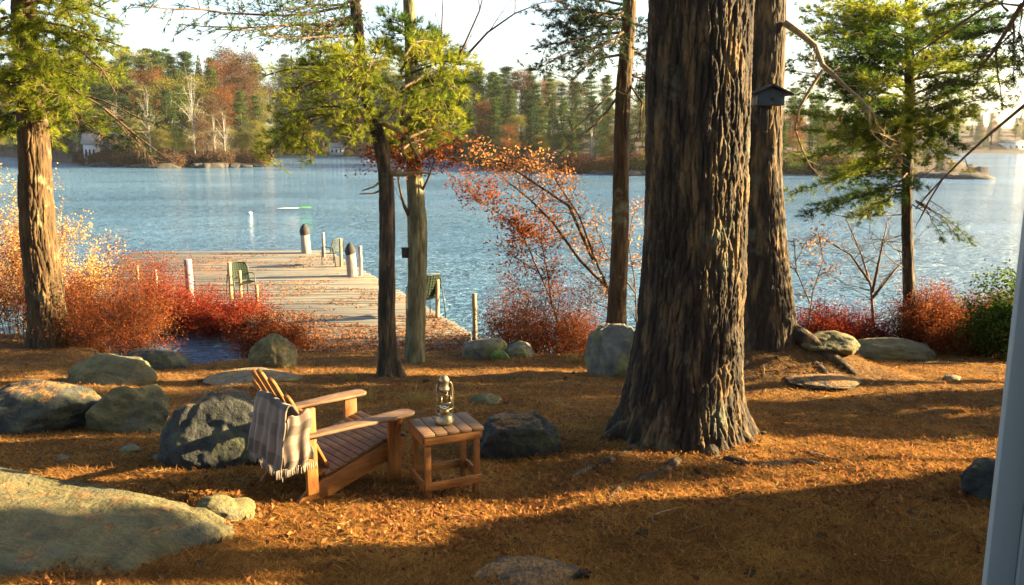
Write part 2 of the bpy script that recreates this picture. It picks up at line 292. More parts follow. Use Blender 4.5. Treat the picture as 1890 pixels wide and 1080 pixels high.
def plaid():
    m, nt, N, L = newmat('plaid_wool'); uv = N('ShaderNodeUVMap'); s = N('ShaderNodeSeparateXYZ'); L(uv.outputs[0], s.inputs[0])
    def bands(o, stops):
        r = ramp(nt, stops); r.color_ramp.interpolation = 'CONSTANT'; f = N('ShaderNodeMath'); f.operation = 'FRACT'; L(o, f.inputs[0]); L(f.outputs[0], r.inputs[0]); return r.outputs[0]
    k = .36; w = .8
    v = bands(s.outputs['Y'], [(0, (w, w, w)), (.28, (k, k, k)), (.55, (w, w, w)), (.80, (k*1.6,)*3)])
    mu = N('ShaderNodeMath'); mu.operation = 'MULTIPLY'; mu.inputs[1].default_value = 1.6; L(s.outputs['X'], mu.inputs[0])
    u = bands(mu.outputs[0], [(0, (1, 1, 1)), (.40, (.62, .58, .56)), (.44, (1, 1, 1)), (.60, (.8, .76, .74)), (.95, (1.25, 1.15, 1))])
    col = mix(nt, 1., mix(nt, 1., v, u, 'MULTIPLY'), (.175, .130, .105), 'MULTIPLY')
    n = noise(nt, 300, 2); p = N('ShaderNodeBsdfPrincipled'); L(col, p.inputs['Base Color']); p.inputs['Roughness'].default_value = .95
    p.inputs['Sheen Weight'].default_value = .3
    L(bump(nt, n.outputs[0], .5, .002), p.inputs['Normal']); o = N('ShaderNodeOutputMaterial'); L(p.outputs[0], o.inputs[0]); return m
M['plaid'] = plaid()
M['fringe'] = surf('fringe', [(.3, (0.13, 0.11, 0.095)), (.7, (0.25, 0.225, 0.19))], 30, None, .95)

# ---------------------------------------------------------------- setting
def grid(fx, fy, nx, ny):
    X, Y = np.meshgrid(fx, fy); return X, Y
def sheet(name, X, Y, Z, mat, smooth=True):
    ny, nx = X.shape; b = MB(); i = np.arange(ny-1)[:, None]*nx; j = np.arange(nx-1)[None]
    b.add(np.stack([X, Y, Z], -1).reshape(-1, 3), np.stack([i+j, i+j+1, i+nx+j+1, i+nx+j], -1).reshape(-1, 4)); o = b.build(name, mat, None, smooth); tag(o, kind='structure'); return o
xs = np.concatenate([np.linspace(-60, -12, 50), np.linspace(-11.9, 11.9, 480), np.linspace(12, 60, 50)])
ys = np.concatenate([np.linspace(-20, 3, 24), np.linspace(3.05, 17, 330), np.linspace(17.2, 40, 25)])
X, Y = np.meshgrid(xs, ys); Z = hgt(X, Y)
Z += .045*(fbm(np.stack([X*5, Y*5, X*0], -1).reshape(-1, 3), 4).reshape(X.shape)-.5)
ground = sheet('ground', X, Y, Z, M['ground']); tag(ground, 'brown lake bank under a bed of fallen pine needles')
X, Y = np.meshgrid(np.linspace(-900, 900, 60), np.linspace(9, 800, 60))
water = sheet('water', X, Y, X*0, M['water']); tag(water, 'rippled pale blue lake water')
# far shore: distance of the waterline as a function of picture column (read off the photograph once, then real land)
FPX = [-400, 0, 100, 170, 300, 420, 505, 530, 640, 830, 900, 1050, 1200, 1450, 1700, 1760, 1790]
FD = [330, 330, 220, 168, 150, 152, 158, 330, 300, 230, 135, 122, 112, 115, 106, 104, 103]
FW = [300, 60, 60, 60, 60, 60, 20, 60, 60, 60, 60, 60, 60, 50, 26, 12, 3]
def fshore(px): return np.interp(px, FPX, FD)
px = np.linspace(-400, 1800, 400); off = np.array([-4, -.5, .6, 3, 8, 16, 30, 60, 120]); hz = np.array([-2, -.3, .35, .8, 1.3, 2.2, 4, 7, 8])
PXg, OF = np.meshgrid(px, off); HZ = np.meshgrid(px, hz)[1]
D = fshore(PXg)+OF*np.clip((1800-PXg)/160, .08, 1)+3*np.sin(PXg*.09)*.4; Xf = (PXg-945)/1500*D*1.0/ (CP)
HZ = HZ*np.clip((1830-PXg)/500, .12, 1); HZ = np.where(OF > 0, HZ+.6*(fbm(np.stack([Xf*.2, D*.2, Xf*0], -1).reshape(-1, 3), 3).reshape(Xf.shape)-.5)*np.minimum(OF, 10)/5, HZ)
tag(sheet('far_shore', Xf, D, HZ, M['land']), 'low wooded shore across the lake')
xr = np.linspace(150, 700, 80); off2 = np.array([-5, 0, 3, 20, 60, 120]); hz2 = np.array([-2, .2, 2, 7, 12, 16])
Xr, O2 = np.meshgrid(xr, off2); Z2 = np.meshgrid(xr, hz2)[1]*(1+.25*np.sin(Xr*.03)); Y2 = 440+O2+12*np.sin(Xr*.02)
tag(sheet('hills', Xr, Y2, Z2, M['land']), 'low hill across the lake at the far right')

# ---------------------------------------------------------------- rocks
def ico(n):
    import bmesh
    bm = bmesh.new(); bmesh.ops.create_icosphere(bm, subdivisions=n, radius=1); bm.verts.ensure_lookup_table()
    v = np.array([q.co[:] for q in bm.verts]); f = np.array([[w.index for w in q.verts] for q in bm.faces]); bm.free(); return v, f
ICO = {n: ico(n) for n in (3, 5, 6)}
def rock_mesh(dim, seed, cuts=5, rough=.16, sub=5, boxy=0.):
    v, f = ICO[sub]; r = np.random.default_rng(seed); v = v.copy()
    if boxy: v = np.sign(v)*np.abs(v)**(1-boxy); v /= np.abs(v).max()
    for k in range(cuts):
        n = norm(r.normal(size=3)*[1, 1, .8]); d = .62+.25*r.random(); s = v@n; v = v-np.maximum(s-d, 0)[:, None]*n*.9
    v = v*(1+rough*2.4*(fbm(v*1.6+seed*3.1, 4)-.5))[:, None]
    rd = 1-np.abs(2*fbm(v*1.3+seed*1.7, 3)-1); v = v-(.05*np.clip((rd-.86)/.14, 0, 1))[:, None]*norm(v)
    v = v+(.05*(fbm(v*5+seed, 5, .6)-.5)*2)[:, None]*norm(v)
    return v*np.array(dim), f
def rock_w(loc, dim, seed, label, mat='rock', cuts=5, rough=.16, sub=5, boxy=0., rz=0, name='boulder', cat='rock', group=None, tilt=0):
    v, f = rock_mesh(dim, seed, cuts, rough, sub, boxy); b = MB(); b.add(v, None, f)
    o = b.build(name, M[mat], None, True); o.location = loc; o.rotation_euler = (0, tilt, rz)
    return tag(o, label, cat, group)
def rock(pxc, row, wpx, hpx, seed, label, mat='rock', dr=.8, **k):
    p = gp(pxc, row); y = p[1]; w = wpx*y/1500; d = w*dr; y2 = y+d*.42; x2 = (pxc-945)/1500*y2*1.0
    h = max(.05, hpx*y/1500 - .22*d); z = h1(x2, y2)
    return rock_w((x2, y2, z+h*.18), (w/2*1.03, d/2, h*.84), seed, label, mat, **k)
rock_w((-3.08, 4.70, 1.56), (1.24, .58, .42), 21, 'huge mossy boulder in the lower left corner, largest of all the rocks', 'rock_moss', cuts=2, rough=.11, sub=6, rz=-.30, tilt=.04, boxy=.68)
rock(378, 962, 120, 62, 205, 'low sunlit slab of rock touching the right end of the huge boulder', 'rock_moss', cuts=4, boxy=.2)
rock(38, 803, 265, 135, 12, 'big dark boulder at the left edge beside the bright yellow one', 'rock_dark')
rock(218, 803, 172, 112, 23, 'knobbly rock lit bright yellow, right of the dark one at the left edge', 'rock_moss', rough=.30, cuts=7, boxy=.2)
rock(178, 710, 150, 74, 34, 'low rounded rock, half dark, near the foot of the left pine', 'rock_moss', cuts=4, boxy=.3)
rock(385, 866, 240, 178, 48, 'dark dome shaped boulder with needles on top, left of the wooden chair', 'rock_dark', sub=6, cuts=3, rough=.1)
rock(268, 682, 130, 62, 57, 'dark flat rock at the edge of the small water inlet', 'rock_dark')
rock(492, 680, 92, 78, 61, 'pointed yellow lit rock right of the small water inlet', 'rock_moss', cuts=3)
rock(455, 712, 190, 26, 71, 'low earth coloured rock behind the wooden chair', 'rock', cuts=3, rough=.1)
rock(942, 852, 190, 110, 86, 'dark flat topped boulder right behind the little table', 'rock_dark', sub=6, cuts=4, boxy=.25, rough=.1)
rock(893, 748, 64, 28, 91, 'small pale rock beyond the lantern, its top in sun', 'rock_moss')
rock(1140, 696, 118, 120, 103, 'tall grey boulder leaning at the left of the thickest trunk', 'rock', sub=6, boxy=.15, cuts=6, rough=.1)
rock(1548, 664, 110, 50, 117, 'low mossy rock right of the second thick trunk', 'rock_moss')
rock(1668, 666, 150, 62, 124, 'long mossy rock in front of the slim right pine', 'rock_moss', cuts=3, boxy=.2)
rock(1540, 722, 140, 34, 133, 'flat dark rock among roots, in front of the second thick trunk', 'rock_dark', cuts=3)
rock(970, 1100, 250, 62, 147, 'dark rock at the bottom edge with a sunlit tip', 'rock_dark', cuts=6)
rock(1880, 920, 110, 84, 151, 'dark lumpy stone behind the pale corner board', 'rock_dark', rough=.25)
rock(893, 662, 86, 48, 166, 'squared grey stone block at the shore end of the dock', 'rock', boxy=.45, cuts=1, rough=.05)
rock(958, 660, 62, 38, 167, 'small brown stone right of the squared block', 'rock', boxy=.3, cuts=2)
rock(925, 664, 37, 22, 171, 'small stone covered in bright green moss', 'moss', boxy=.4, cuts=1, rough=.05)
rock(905, 618, 36, 22, 181, 'small dark stone at the waterline behind the squared block', 'rock_dark')
for i, (a, b, w, h, l) in enumerate([(205, 838, 44, 9, 'flat pale stone in the shade left of the dark dome boulder'), (258, 850, 26, 7, 'small flat pale stone against the foot of the dark dome boulder'), (70, 853, 24, 7, 'tiny flat stone above the huge mossy boulder'), (372, 708, 36, 8, 'tiny flat stone on the sunlit strip above the dome boulder'), (1790, 702, 40, 12, 'small stone half buried in sunlit needles at the right')]):
    rock(a, b, w, h, 190+i, l, 'rock', name='stone', cat='stone', sub=3)
# far waterline rocks
fr = [MB() for _ in range(3)]; fmesh = []
for k in range(3):
    v, f = rock_mesh((1, .7, .5), 300+k, 6, .2, 3); b = MB(); b.add(v, None, f); fmesh.append(b.mesh('shore_rock'))
    fmesh[-1].materials.append(M['rock_far'])
for k in range(70):
    p_ = rnd.choice([rnd.uniform(190, 505), rnd.uniform(190, 505), rnd.uniform(830, 1760), rnd.uniform(1660, 1800)]); D_ = float(fshore(p_))-.4+3*math.sin(p_*.09)*.4
    o = bpy.data.objects.new('shore_rock', fmesh[k % 3]); C.objects.link(o); s = rnd.uniform(.5, 1.9)
    o.location = ((p_-945)/1500*D_/CP, D_, .1*s); o.scale = (s*rnd.uniform(.8, 1.6), s, s*rnd.uniform(.6, 1)); o.rotation_euler = (0, 0, rnd.uniform(0, 6))
    tag(o, 'grey rock at the waterline of the far shore', 'rock', 'rocks along the far waterline')
for k, (p_, s) in enumerate([(1782, 1.6), (1795, 1.1), (1770, 2.0)]):
    o = bpy.data.objects.new('shore_rock', fmesh[k]); C.objects.link(o); D_ = 102
    o.location = ((p_-945)/1500*D_/CP, D_, .1); o.scale = (s*1.4, s, s*.7)
    tag(o, 'dark rock on the tip of the wooded point at the right', 'rock', 'rocks on the tip of the right point')

# ---------------------------------------------------------------- trees: trunks and limbs
def trunk_part(path, y0, name='trunk', mat='bark_dark', parent=None, seg=90, dz=.05, furrow=.02, flare=.0, fh=.35, top=9., seed=1, lobes=5, freq=9., rtop=.5):
    P = [at(a, b, y0) for a, b, c in path]; rr = [c*y0/1500 for a, b, c in path]
    z = [p[2] for p in P]; x = [p[0] for p in P]                    # path given from base up
    zb = min(z[0], h1(P[0][0], y0))-.18
    if z[-1] < top:
        m = min(max((x[-1]-x[0])/(z[-1]-z[0]), -.05), .05)
        x = x+[x[-1]+m*(top-z[-1])]; rr = rr+[rr[-1]*rtop]; z = z+[top]
    zz = np.arange(zb, top, dz); th = np.linspace(0, 2*math.pi, seg, endpoint=False)
    xc = np.interp(zz, z, x); rc = np.interp(zz, z, rr)
    xc = xc+.02*np.sin(zz*1.7+seed)
    T, Zg = np.meshgrid(th, zz); g = z[0]
    Rr = rc[:, None]*np.ones_like(T)
    lob = 1+.9*sum(math.sin(seed*k*1.3)*np.cos(k*T+seed*k) for k in range(2, lobes+1))/2.2
    hh = np.maximum(Zg-g, 0); e = np.exp(-hh/fh)
    Rr = Rr*(1+flare*e*np.clip(lob, .25, 2.2))
    q = np.stack([np.cos(T)*rc[:, None]*freq, np.sin(T)*rc[:, None]*freq, Zg*freq*.12+5*seed], -1).reshape(-1, 3)
    wv = np.stack([vnoise(q*.7+3), vnoise(q*.7+31), vnoise(q*.7+57)], -1)-.5
    n1 = vnoise(q+wv*1.2); n2 = vnoise(q*[2.1, 2.1, 3.]+9+wv)
    wz = np.stack([vnoise(q*[1.3, 1.3, 4]+70)-.5, vnoise(q*[1.3, 1.3, 4]+90)-.5, 0*n1], -1)
    f1, f2, cid = worley(q*[.62, .62, .75]+wv*.3+wz*.25); cr = np.clip(1-(f2-f1)/.30, 0, 1)**1.5
    g1, g2, cd2 = worley(q*[1.5, 1.5, 3.2]+wv*.3+wz*.4+40); cr2 = np.clip(1-(g2-g1)/.22, 0, 1)**1.5
    fur = .15-1.15*cr-.38*cr2*(1-cr)+.5*(cid-.5)+.22*(cd2-.5)+.45*(fbm(q*[4, 4, 10], 4)-.5)
    Rr = Rr+furrow*fur.reshape(T.shape)*(np.clip(rc[:, None]/rc.max(), .3, 1))
    b = MB(); n, k = T.shape
    v = np.stack([xc[:, None]+Rr*np.cos(T), y0+Rr*np.sin(T), Zg-.0*T], -1)
    i = np.arange(n-1)[:, None]*k; j = np.arange(k)[None]; j2 = (j+1) % k
    b.add(v.reshape(-1, 3), np.stack([i+j, i+j2, i+k+j2, i+k+j], -1).reshape(-1, 4))
    b.ng.append([(n-1)*k+m for m in range(k)])
    b.build(name, M[mat], parent, True)
    return lambda zq: (float(np.interp(zq, zz, xc)), float(np.interp(zq, zz, rc)))
def curve(p0, p1, n=8, sag=0., jit=.03, seed=None):
    t = np.linspace(0, 1, n)[:, None]; p0 = np.asarray(p0, float); p1 = np.asarray(p1, float); L = np.linalg.norm(p1-p0)
    q = p0*(1-t)+p1*t; q[:, 2] += (sag*4*t*(1-t))[:, 0]*L; j = rg.normal(size=(n, 3))*jit*L; j[0] = 0; j[-1] = 0
    j = np.cumsum(j, 0)*.35; j -= t*j[-1]; return q+j
def sample(P, t):
    n = len(P)-1; f = np.clip(t, 0, 1)*n; i = np.minimum(f.astype(int), n-1); w = (f-i)[:, None]; return P[i]*(1-w)+P[i+1]*w
def bough(wb, nb, p0, p1, r0=.03, sag=.05, tw=26, tl=.7, L=.1, w=.006, n=12, dens=11, t0=.15, flat=.35, spread=.45, up=.25):
    """limb with side twigs, needle tufts along the twigs"""
    P = curve(p0, p1, 9, sag, .035); wb.tube(P, np.linspace(r0, r0*.2, 9), 6); ax = norm(P[-1]-P[0]); side = norm(np.cross(ax, [0, 0, 1.])); upv = np.cross(side, ax)
    for k in range(tw):
        t = t0+(1-t0)*(k+rg.random())/tw; b = sample(P, np.array([t]))[0]; s = 1 if k % 2 else -1
        l = tl*(1.15-.75*t)*(.55+.7*rg.random()); d = norm(ax*(.55+.4*rg.random())+side*s*(.6+.4*rg.random())+upv*rg.normal()*flat+np.array([0, 0, .12*rg.normal()]))
        Q = curve(b, b+d*l, 5, .03, .04); wb.tube(Q, np.linspace(max(r0*.28, .005), .0022, 5), 3, False)
        m = max(3, int(dens*l/.5)); tt = .25+.75*rg.random(m); B = sample(Q, tt)+rg.normal(size=(m, 3))*.025
        DD = d[None]+rg.normal(size=(m, 3))*.35+[0, 0, up]; nb.tufts(B, norm(DD), L, n, spread, w)
    m = 6; nb.tufts(sample(P, .9+.1*rg.random(m)), norm(ax[None]+rg.normal(size=(m, 3))*.3), L, n, spread, w)
def twiggy(wb, lb, p0, p1, r0=.02, depth=2, nb_=5, leaf=None, sag=.02, kk=4, spread=.9, leafL=.05, nl=6, leafjit=.06):
    P = curve(p0, p1, 7, sag, .05); wb.tube(P, np.linspace(r0, r0*.25, 7), kk, False); L = np.linalg.norm(P[-1]-P[0]); ax = norm(P[-1]-P[0])
    if leaf is not None and depth <= 1:
        B = sample(P, .2+.8*rg.random(nl))+rg.normal(size=(nl, 3))*leafjit; leaf.leaves(B, leafL*(.6+.8*rg.random(nl)), leafL*.62, flat=.25)
    if depth > 0:
        for k in range(nb_):
            t = .25+.72*(k+rg.random())/nb_; b = sample(P, np.array([t]))[0]; d = norm(ax*.9+rg.normal(size=3)*spread*.55+[0, 0, .1])
            twiggy(wb, lb, b, b+d*L*(.30+.25*rg.random()), max(r0*.45, .0022), depth-1, nb_, leaf, sag, max(3, kk-1), spread, leafL, nl, leafjit)

# --- thick trunk (front) and the thick trunk behind it
t = empty('pine_tree', (*(at(1262, 835, 7.25)[:2]), h1(2.0, 7.25)))
tag(t, 'thickest tree trunk, deeply furrowed bark, standing right of the lantern table', 'tree')
def rel(root):                                                      # parts are modelled in world space
    for ch in [q for q in bpy.data.objects if q.parent == root]: ch.matrix_parent_inverse = Matrix.Translation(-Vector(root.location))
TD = trunk_part([(1258, 820, 112), (1262, 740, 108), (1270, 600, 98), (1280, 400, 93), (1290, 200, 92), (1298, 0, 91)], 7.25, parent=t, seg=460, dz=.012, furrow=.030, flare=.42, fh=.26, top=12, seed=2.3, freq=26, rtop=.6)
rb = MB()
for (a, b, c, d, r0) in [(1190, 780, 1098, 815, .13), (1330, 780, 1402, 822, .12), (1290, 800, 1325, 850, .13), (1215, 800, 1180, 838, .1)]:
    p0 = at(a, b, 7.1); p1 = gp(c, d); p1[2] -= .05
    P = curve(p0, p1, 8, .04, .03); rb.tube(P, np.linspace(r0, .035, 8), 10)
for pts in [[(1190, 820), (1130, 850), (1090, 862), (1020, 900)], [(1340, 850), (1420, 862), (1480, 855), (1560, 868)], [(1250, 850), (1215, 880), (1150, 898), (1120, 925)]]:
    P = np.array([gp(a, b) for a, b in pts]); P = np.stack([np.interp(np.linspace(0, 3, 22), range(4), P[:, k]) for k in range(3)], -1); P[:, :2] += np.cumsum(rg.normal(size=(22, 2))*.012, 0); rr = np.linspace(.055, .02, 22); P[:, 2] = hgt(P[:, 0], P[:, 1])+.012*np.sin(np.arange(22)*.9)-rr*.35; rb.tube(P, rr, 8)
rb.build('root', M['bark_dark'], t, True)
wb, nb = MB(), MB()
for k in range(16):
    z = 7.5+k*.3; x, r = TD(z); a = k*2.4; l = 2.6-.05*k
    bough(wb, nb, (x, 7.25, z), (x+math.cos(a)*l, 7.25+math.sin(a)*l, z+.3), .05, .05, 20, .9, .13, .012, 8, 7)
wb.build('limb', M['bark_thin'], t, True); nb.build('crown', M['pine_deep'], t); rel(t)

t = empty('pine_tree', (*(at(1415, 690, 11.3)[:2]), h1(3.5, 11.3)))
tag(t, 'thick dark trunk with sunlit right edge and bird house, just behind the thickest trunk', 'tree')
TE = trunk_part([(1412, 668, 66), (1410, 620, 58), (1408, 500, 46), (1408, 350, 37), (1410, 200, 34), (1414, 0, 32)], 11.3, parent=t, seg=280, dz=.02, furrow=.028, flare=.25, fh=.4, top=13, seed=4.1, freq=22, rtop=.6)
rb = MB()
for (a, b, c, d, r0) in [(1440, 600, 1580, 690, .15), (1450, 640, 1540, 705, .13), (1390, 650, 1362, 700, .12)]:
    p0 = at(a, b, 11.2); p1 = gp(c, d); p1[2] -= .03; P = curve(p0, p1, 8, .02, .03); rb.tube(P, np.linspace(r0, .05, 8), 10)
rb.build('root', M['bark_dark'], t, True)
rb = MB(); pts = [(1448, 42), (1475, 60), (1505, 85), (1518, 120), (1535, 135), (1560, 160), (1585, 180), (1603, 200), (1606, 240)]
Y_ = np.linspace(11.1, 10.3, len(pts)); rb.tube([at(a, b, y) for (a, b), y in zip(pts, Y_)], np.linspace(.045, .012, len(pts)), 8)
pts = [(1518, 130), (1495, 165), (1475, 200), (1468, 240), (1482, 280)]
rb.tube([at(a, b, 10.8) for a, b in pts], np.linspace(.024, .010, 5), 6)
for (a, b) in [(1505, 85), (1535, 135), (1585, 180), (1603, 200), (1606, 240), (1470, 240), (1482, 280), (1560, 160)]:
    for q in range(2): p0 = at(a, b, 10.6); twiggy(rb, None, p0, p0+np.array([rnd.uniform(-.2, .5), rnd.uniform(-.3, .3), rnd.uniform(-.5, .2)]), .01, 2, 4)
rb.build('limb', M['limb_pale'], t, True)
wb, nb = MB(), MB()
for k in range(14):
    z = 8.6+k*.3; x, r = TE(z); a = k*2.4+1; l = 2.6-.05*k
    bough(wb, nb, (x, 11.3, z), (x+math.cos(a)*l, 11.3+math.sin(a)*l, z+.3), .05, .05, 20, .9, .13, .012, 8, 7)
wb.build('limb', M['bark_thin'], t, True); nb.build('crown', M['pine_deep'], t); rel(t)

# --- left pine
t = empty('pine_tree', (*(gp(88, 640)[:2]), gp(88, 640)[2])); yL = gp(88, 640)[1]
tag(t, 'leaning pine with a sunlit furrowed trunk at the left edge of the picture', 'tree')
TL = trunk_part([(90, 638, 36), (84, 560, 32), (74, 450, 31), (64, 300, 27), (56, 200, 24), (45, 0, 20)], yL, parent=t, seg=180, dz=.03, furrow=.03, flare=.22, fh=.35, top=12, seed=6.2, mat='bark_warm', freq=22)
wb, nb = MB(), MB()
S = [(-60, 60), (-40, 120), (-50, 180), (-60, 20), (130, 30), (150, 80), (170, 50), (120, 120), (60, 40), (40, 100), (30, 160), (110, 160), (150, 200), (-40, 230), (110, 225), (70, 240), (200, 235), (10, 200), (-80, 90), (100, -10), (150, -20), (10, 60), (60, 130), (180, 110), (215, 40), (-20, 250), (205, 75), (190, 15), (225, 140), (165, 150), (130, 185), (235, 90), (90, 175), (20, 150), (175, -15)]
for k, (a, b) in enumerate(S):
    y1 = yL-2.4*((k*7) % 5)/5+.3; z0 = at(60, b-30, yL)[2]; x0, r = TL(z0)
    bough(wb, nb, (x0, yL, z0), at(a, b, y1), .035, .04, 22, .62, .12, .0085, 12, 11, t0=.25, flat=.5)
crL = nb.build('crown', M['pine_gold'], t)
for pts, r0 in [([(85, 125), (130, 165), (185, 195), (245, 245), (290, 280), (318, 292)], .035), ([(95, 200), (150, 215), (215, 225), (240, 255), (262, 285)], .03), ([(100, 60), (150, 95), (190, 130), (215, 175)], .025)]:
    P = [at(a, b, yL-1.2*i/5) for i, (a, b) in enumerate(pts)]; wb.tube(P, np.linspace(r0, .006, len(P)), 6)
    for i in range(1, len(P)-1):
        for q in range(3): twiggy(wb, None, P[i], P[i]+np.array([.35*rnd.uniform(.2, 1.3), rnd.uniform(-.4, .4), rnd.uniform(-.5, .3)]), .009, 2, 3)
wb.build('limb', M['bark_thin'], t, True)
nb = MB(); wb = MB()
for a, b in [(300, 235), (150, 245), (250, 255), (180, 215), (220, 275), (280, 288)]:
    bough(wb, nb, at(120, b-70, yL-.4), at(a, b, yL-1.2), .02, .02, 14, .45, .1, .008, 9, 8, t0=.55)
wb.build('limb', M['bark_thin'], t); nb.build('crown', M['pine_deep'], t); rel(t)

# --- two mid pines
pA = gp(722, 697); yA = pA[1]; t = empty('pine_tree', pA)
tag(t, 'slim dark crooked pine, the nearer of the two trunks in front of the dock', 'tree')
TA = trunk_part([(722, 694, 21), (718, 650, 17), (714, 500, 15.5), (710, 320, 14), (700, 255, 13), (686, 205, 11), (674, 170, 9.5), (668, 110, 10), (663, 50, 10), (655, 0, 9)], yA, parent=t, seg=90, dz=.03, furrow=.014, flare=.35, fh=.22, top=11, seed=8.4, freq=16)
wb, nb = MB(), MB()
S = [(520, 190), (490, 140), (555, 120), (600, 95), (480, 290), (555, 275), (530, 235), (640, 105), (700, 95), (750, 110), (800, 105), (850, 140), (790, 185), (720, 170), (630, 165), (590, 205), (770, 235), (840, 205), (690, 130), (575, 155), (875, 120), (860, 175), (855, 235), (790, 150), (750, 200), (820, 85), (700, 240), (610, 130), (660, 200), (800, 255), (520, 260), (495, 300), (575, 300), (540, 170), (625, 240), (650, 265), (735, 265), (510, 215)]
for k, (a, b) in enumerate(S):
    y1 = yA-1.6+3.2*((k*5) % 7)/7; sx, sy = (690, 215) if b > 200 else (672, 150)
    if a > 720: sx, sy = 740, b+25
    elif b > 240 and a < 600: sx, sy = 570, 215
    bough(wb, nb, at(sx, sy, yA), at(a, b, y1), .020, .08, 17, .44, .10, .0075, 12, 9, t0=.35, up=.45, flat=.55)
nb.build('crown', M['pine_gold'], t)
lb = MB()
for pts, r0 in [([(706, 228), (730, 240), (752, 255), (770, 285), (778, 300)], .03), ([(718, 320), (745, 322), (775, 318), (803, 322)], .045), ([(668, 165), (650, 180), (600, 185), (560, 180)], .015), ([(708, 330), (690, 345), (668, 352)], .02), ([(706, 350), (690, 357), (664, 358)], .018), ([(700, 215), (720, 200), (755, 192)], .02)]:
    lb.tube([at(a, b, yA-.1*i) for i, (a, b) in enumerate(pts)], np.linspace(r0, .008, len(pts)), 6)
lb.build('limb', M['limb_pale'], t, True); wb.build('limb', M['bark_thin'], t, True)
wb, nb = MB(), MB()                                                 # thin high boughs reaching left over the lake
for (a, b, c, d) in [(665, 10, 240, 8), (667, 40, 330, 45), (660, 25, 420, 55), (665, 0, 500, 20), (668, 60, 480, 62), (668, 20, 560, 60), (660, -20, 280, -15), (662, -10, 620, 90), (660, -30, 540, -10)]:
    bough(wb, nb, at(a, b, yA), at(c, d, yA-rnd.uniform(.5, 2.5)), .022, -.02, 34, .55, .07, .008, 7, 6, t0=.15, flat=.7)
for k in range(10):
    z = 7.4+k*.35; x, r = TA(z); a = k*2.4; l = 2.-.08*k
    bough(wb, nb, (x, yA, z), (x+math.cos(a)*l, yA+math.sin(a)*l, z+.3), .03, .05, 14, .7, .13, .012, 8, 7)
wb.build('limb', M['bark_thin'], t); nb.build('crown', M['pine'], t); rel(t)

pB = gp(768, 668); yB = pB[1]; t = empty('pine_tree', pB)
tag(t, 'straight mossy trunk with a small black box on it, right of the crooked pine', 'tree')
TB = trunk_part([(768, 666, 19), (768, 600, 18.5), (768, 500, 18), (769, 400, 18.5), (768, 385, 17), (766, 300, 14.5), (762, 200, 12), (752, 0, 10)], yB, parent=t, seg=90, dz=.03, furrow=.013, flare=.12, fh=.2, top=11, seed=3.7, mat='bark_olive', freq=16)
lb = MB()
for pts, r0 in [([(758, 405), (746, 380), (738, 350), (730, 300)], .035), ([(775, 360), (790, 330), (800, 300), (812, 270)], .022), ([(765, 280), (800, 200), (845, 110), (885, 20), (895, -20)], .03), ([(845, 120), (900, 60), (950, 25), (1000, 5)], .02), ([(790, 220), (830, 190), (870, 170)], .015), ([(812, 180), (815, 60), (818, -10)], .02)]:
    P = [at(a, b, yB-.15*i) for i, (a, b) in enumerate(pts)]; lb.tube(P, np.linspace(r0, .006, len(pts)), 6)
    for i in range(1, len(P)): twiggy(lb, None, P[i], P[i]+np.array([rnd.uniform(-.3, .5), rnd.uniform(-.3, .3), rnd.uniform(0, .6)]), .008, 2, 3)
lb.build('limb', M['bark_thin'], t, True)
wb, nb = MB(), MB()
for (a, b) in [(700, 90), (760, 100), (800, 80), (830, 110), (850, 100), (780, 60), (870, 150), (840, 190), (740, 60), (720, 40), (860, 220)]:
    bough(wb, nb, at(757, b+20, yB), at(a, b, yB+rnd.uniform(-.6, 1.2)), .02, .05, 18, .5, .12, .009, 11, 10, t0=.2, up=.5)
for k in range(10):
    z = 7.4+k*.35; x, r = TB(z); a = k*2.4; l = 2.-.08*k
    bough(wb, nb, (x, yB, z), (x+math.cos(a)*l, yB+math.sin(a)*l, z+.3), .03, .05, 14, .7, .13, .012, 8, 7)
wb.build('limb', M['bark_thin'], t); nb.build('crown', M['pine'], t)
nb = MB(); lw = MB()
for k in range(26):                                                 # rusty leaves low on its twigs
    p0 = at(770, 300, yB); a, b = rnd.uniform(690, 850), rnd.uniform(240, 325)
    twiggy(lw, None, p0, at(a, b, yB+rnd.uniform(-.8, .8)), .008, 2, 3, leaf=nb, leafL=.055, nl=7)
lw.build('twig', M['bark_thin'], t); nb.build('foliage', M['rust'], t); rel(t)

# --- slim trunk left of the thickest one
pC = np.array([*at(1139, 620, 13.6)[:2], 0]); yC = 13.6; pC[2] = h1(pC[0], yC); t = empty('pine_tree', pC)
tag(t, 'slim reddish trunk rising behind the tall grey boulder, left of the thickest trunk', 'tree')
TC = trunk_part([(1138, 640, 20), (1139, 570, 18), (1142, 450, 16.5), (1148, 300, 14.5), (1152, 150, 13.5), (1160, 0, 12)], yC, parent=t, seg=90, dz=.03, furrow=.012, flare=.2, fh=.2, top=11, seed=9.9, mat='bark_warm', freq=16)
wb, nb = MB(), MB()
for (sx, sy, a, b) in [(1156, 30, 990, 20), (1154, 60, 1000, 90), (1154, 80, 985, 130), (1153, 50, 1050, 60), (1156, 10, 1040, 0), (1150, 100, 1040, 130), (1154, 60, 1090, 110), (1156, 40, 1210, 60), (1150, 130, 1215, 165), (1156, 0, 960, -20), (1154, 40, 1060, 30), (1155, 20, 1120, 50), (1153, 90, 1195, 110), (1155, 15, 1010, 50)]:
    bough(wb, nb, at(sx, sy, yC), at(a, b, yC+rnd.uniform(-1.5, 1)), .028, .03, 24, .6, .11, .009, 10, 9, t0=.25, flat=.6)
for k in range(10):
    z = 7.6+k*.35; x, r = TC(z); a = k*2.4; l = 2.2-.08*k
    bough(wb, nb, (x, yC, z), (x+math.cos(a)*l, yC+math.sin(a)*l, z+.3), .03, .05, 14, .7, .13, .012, 8, 7)
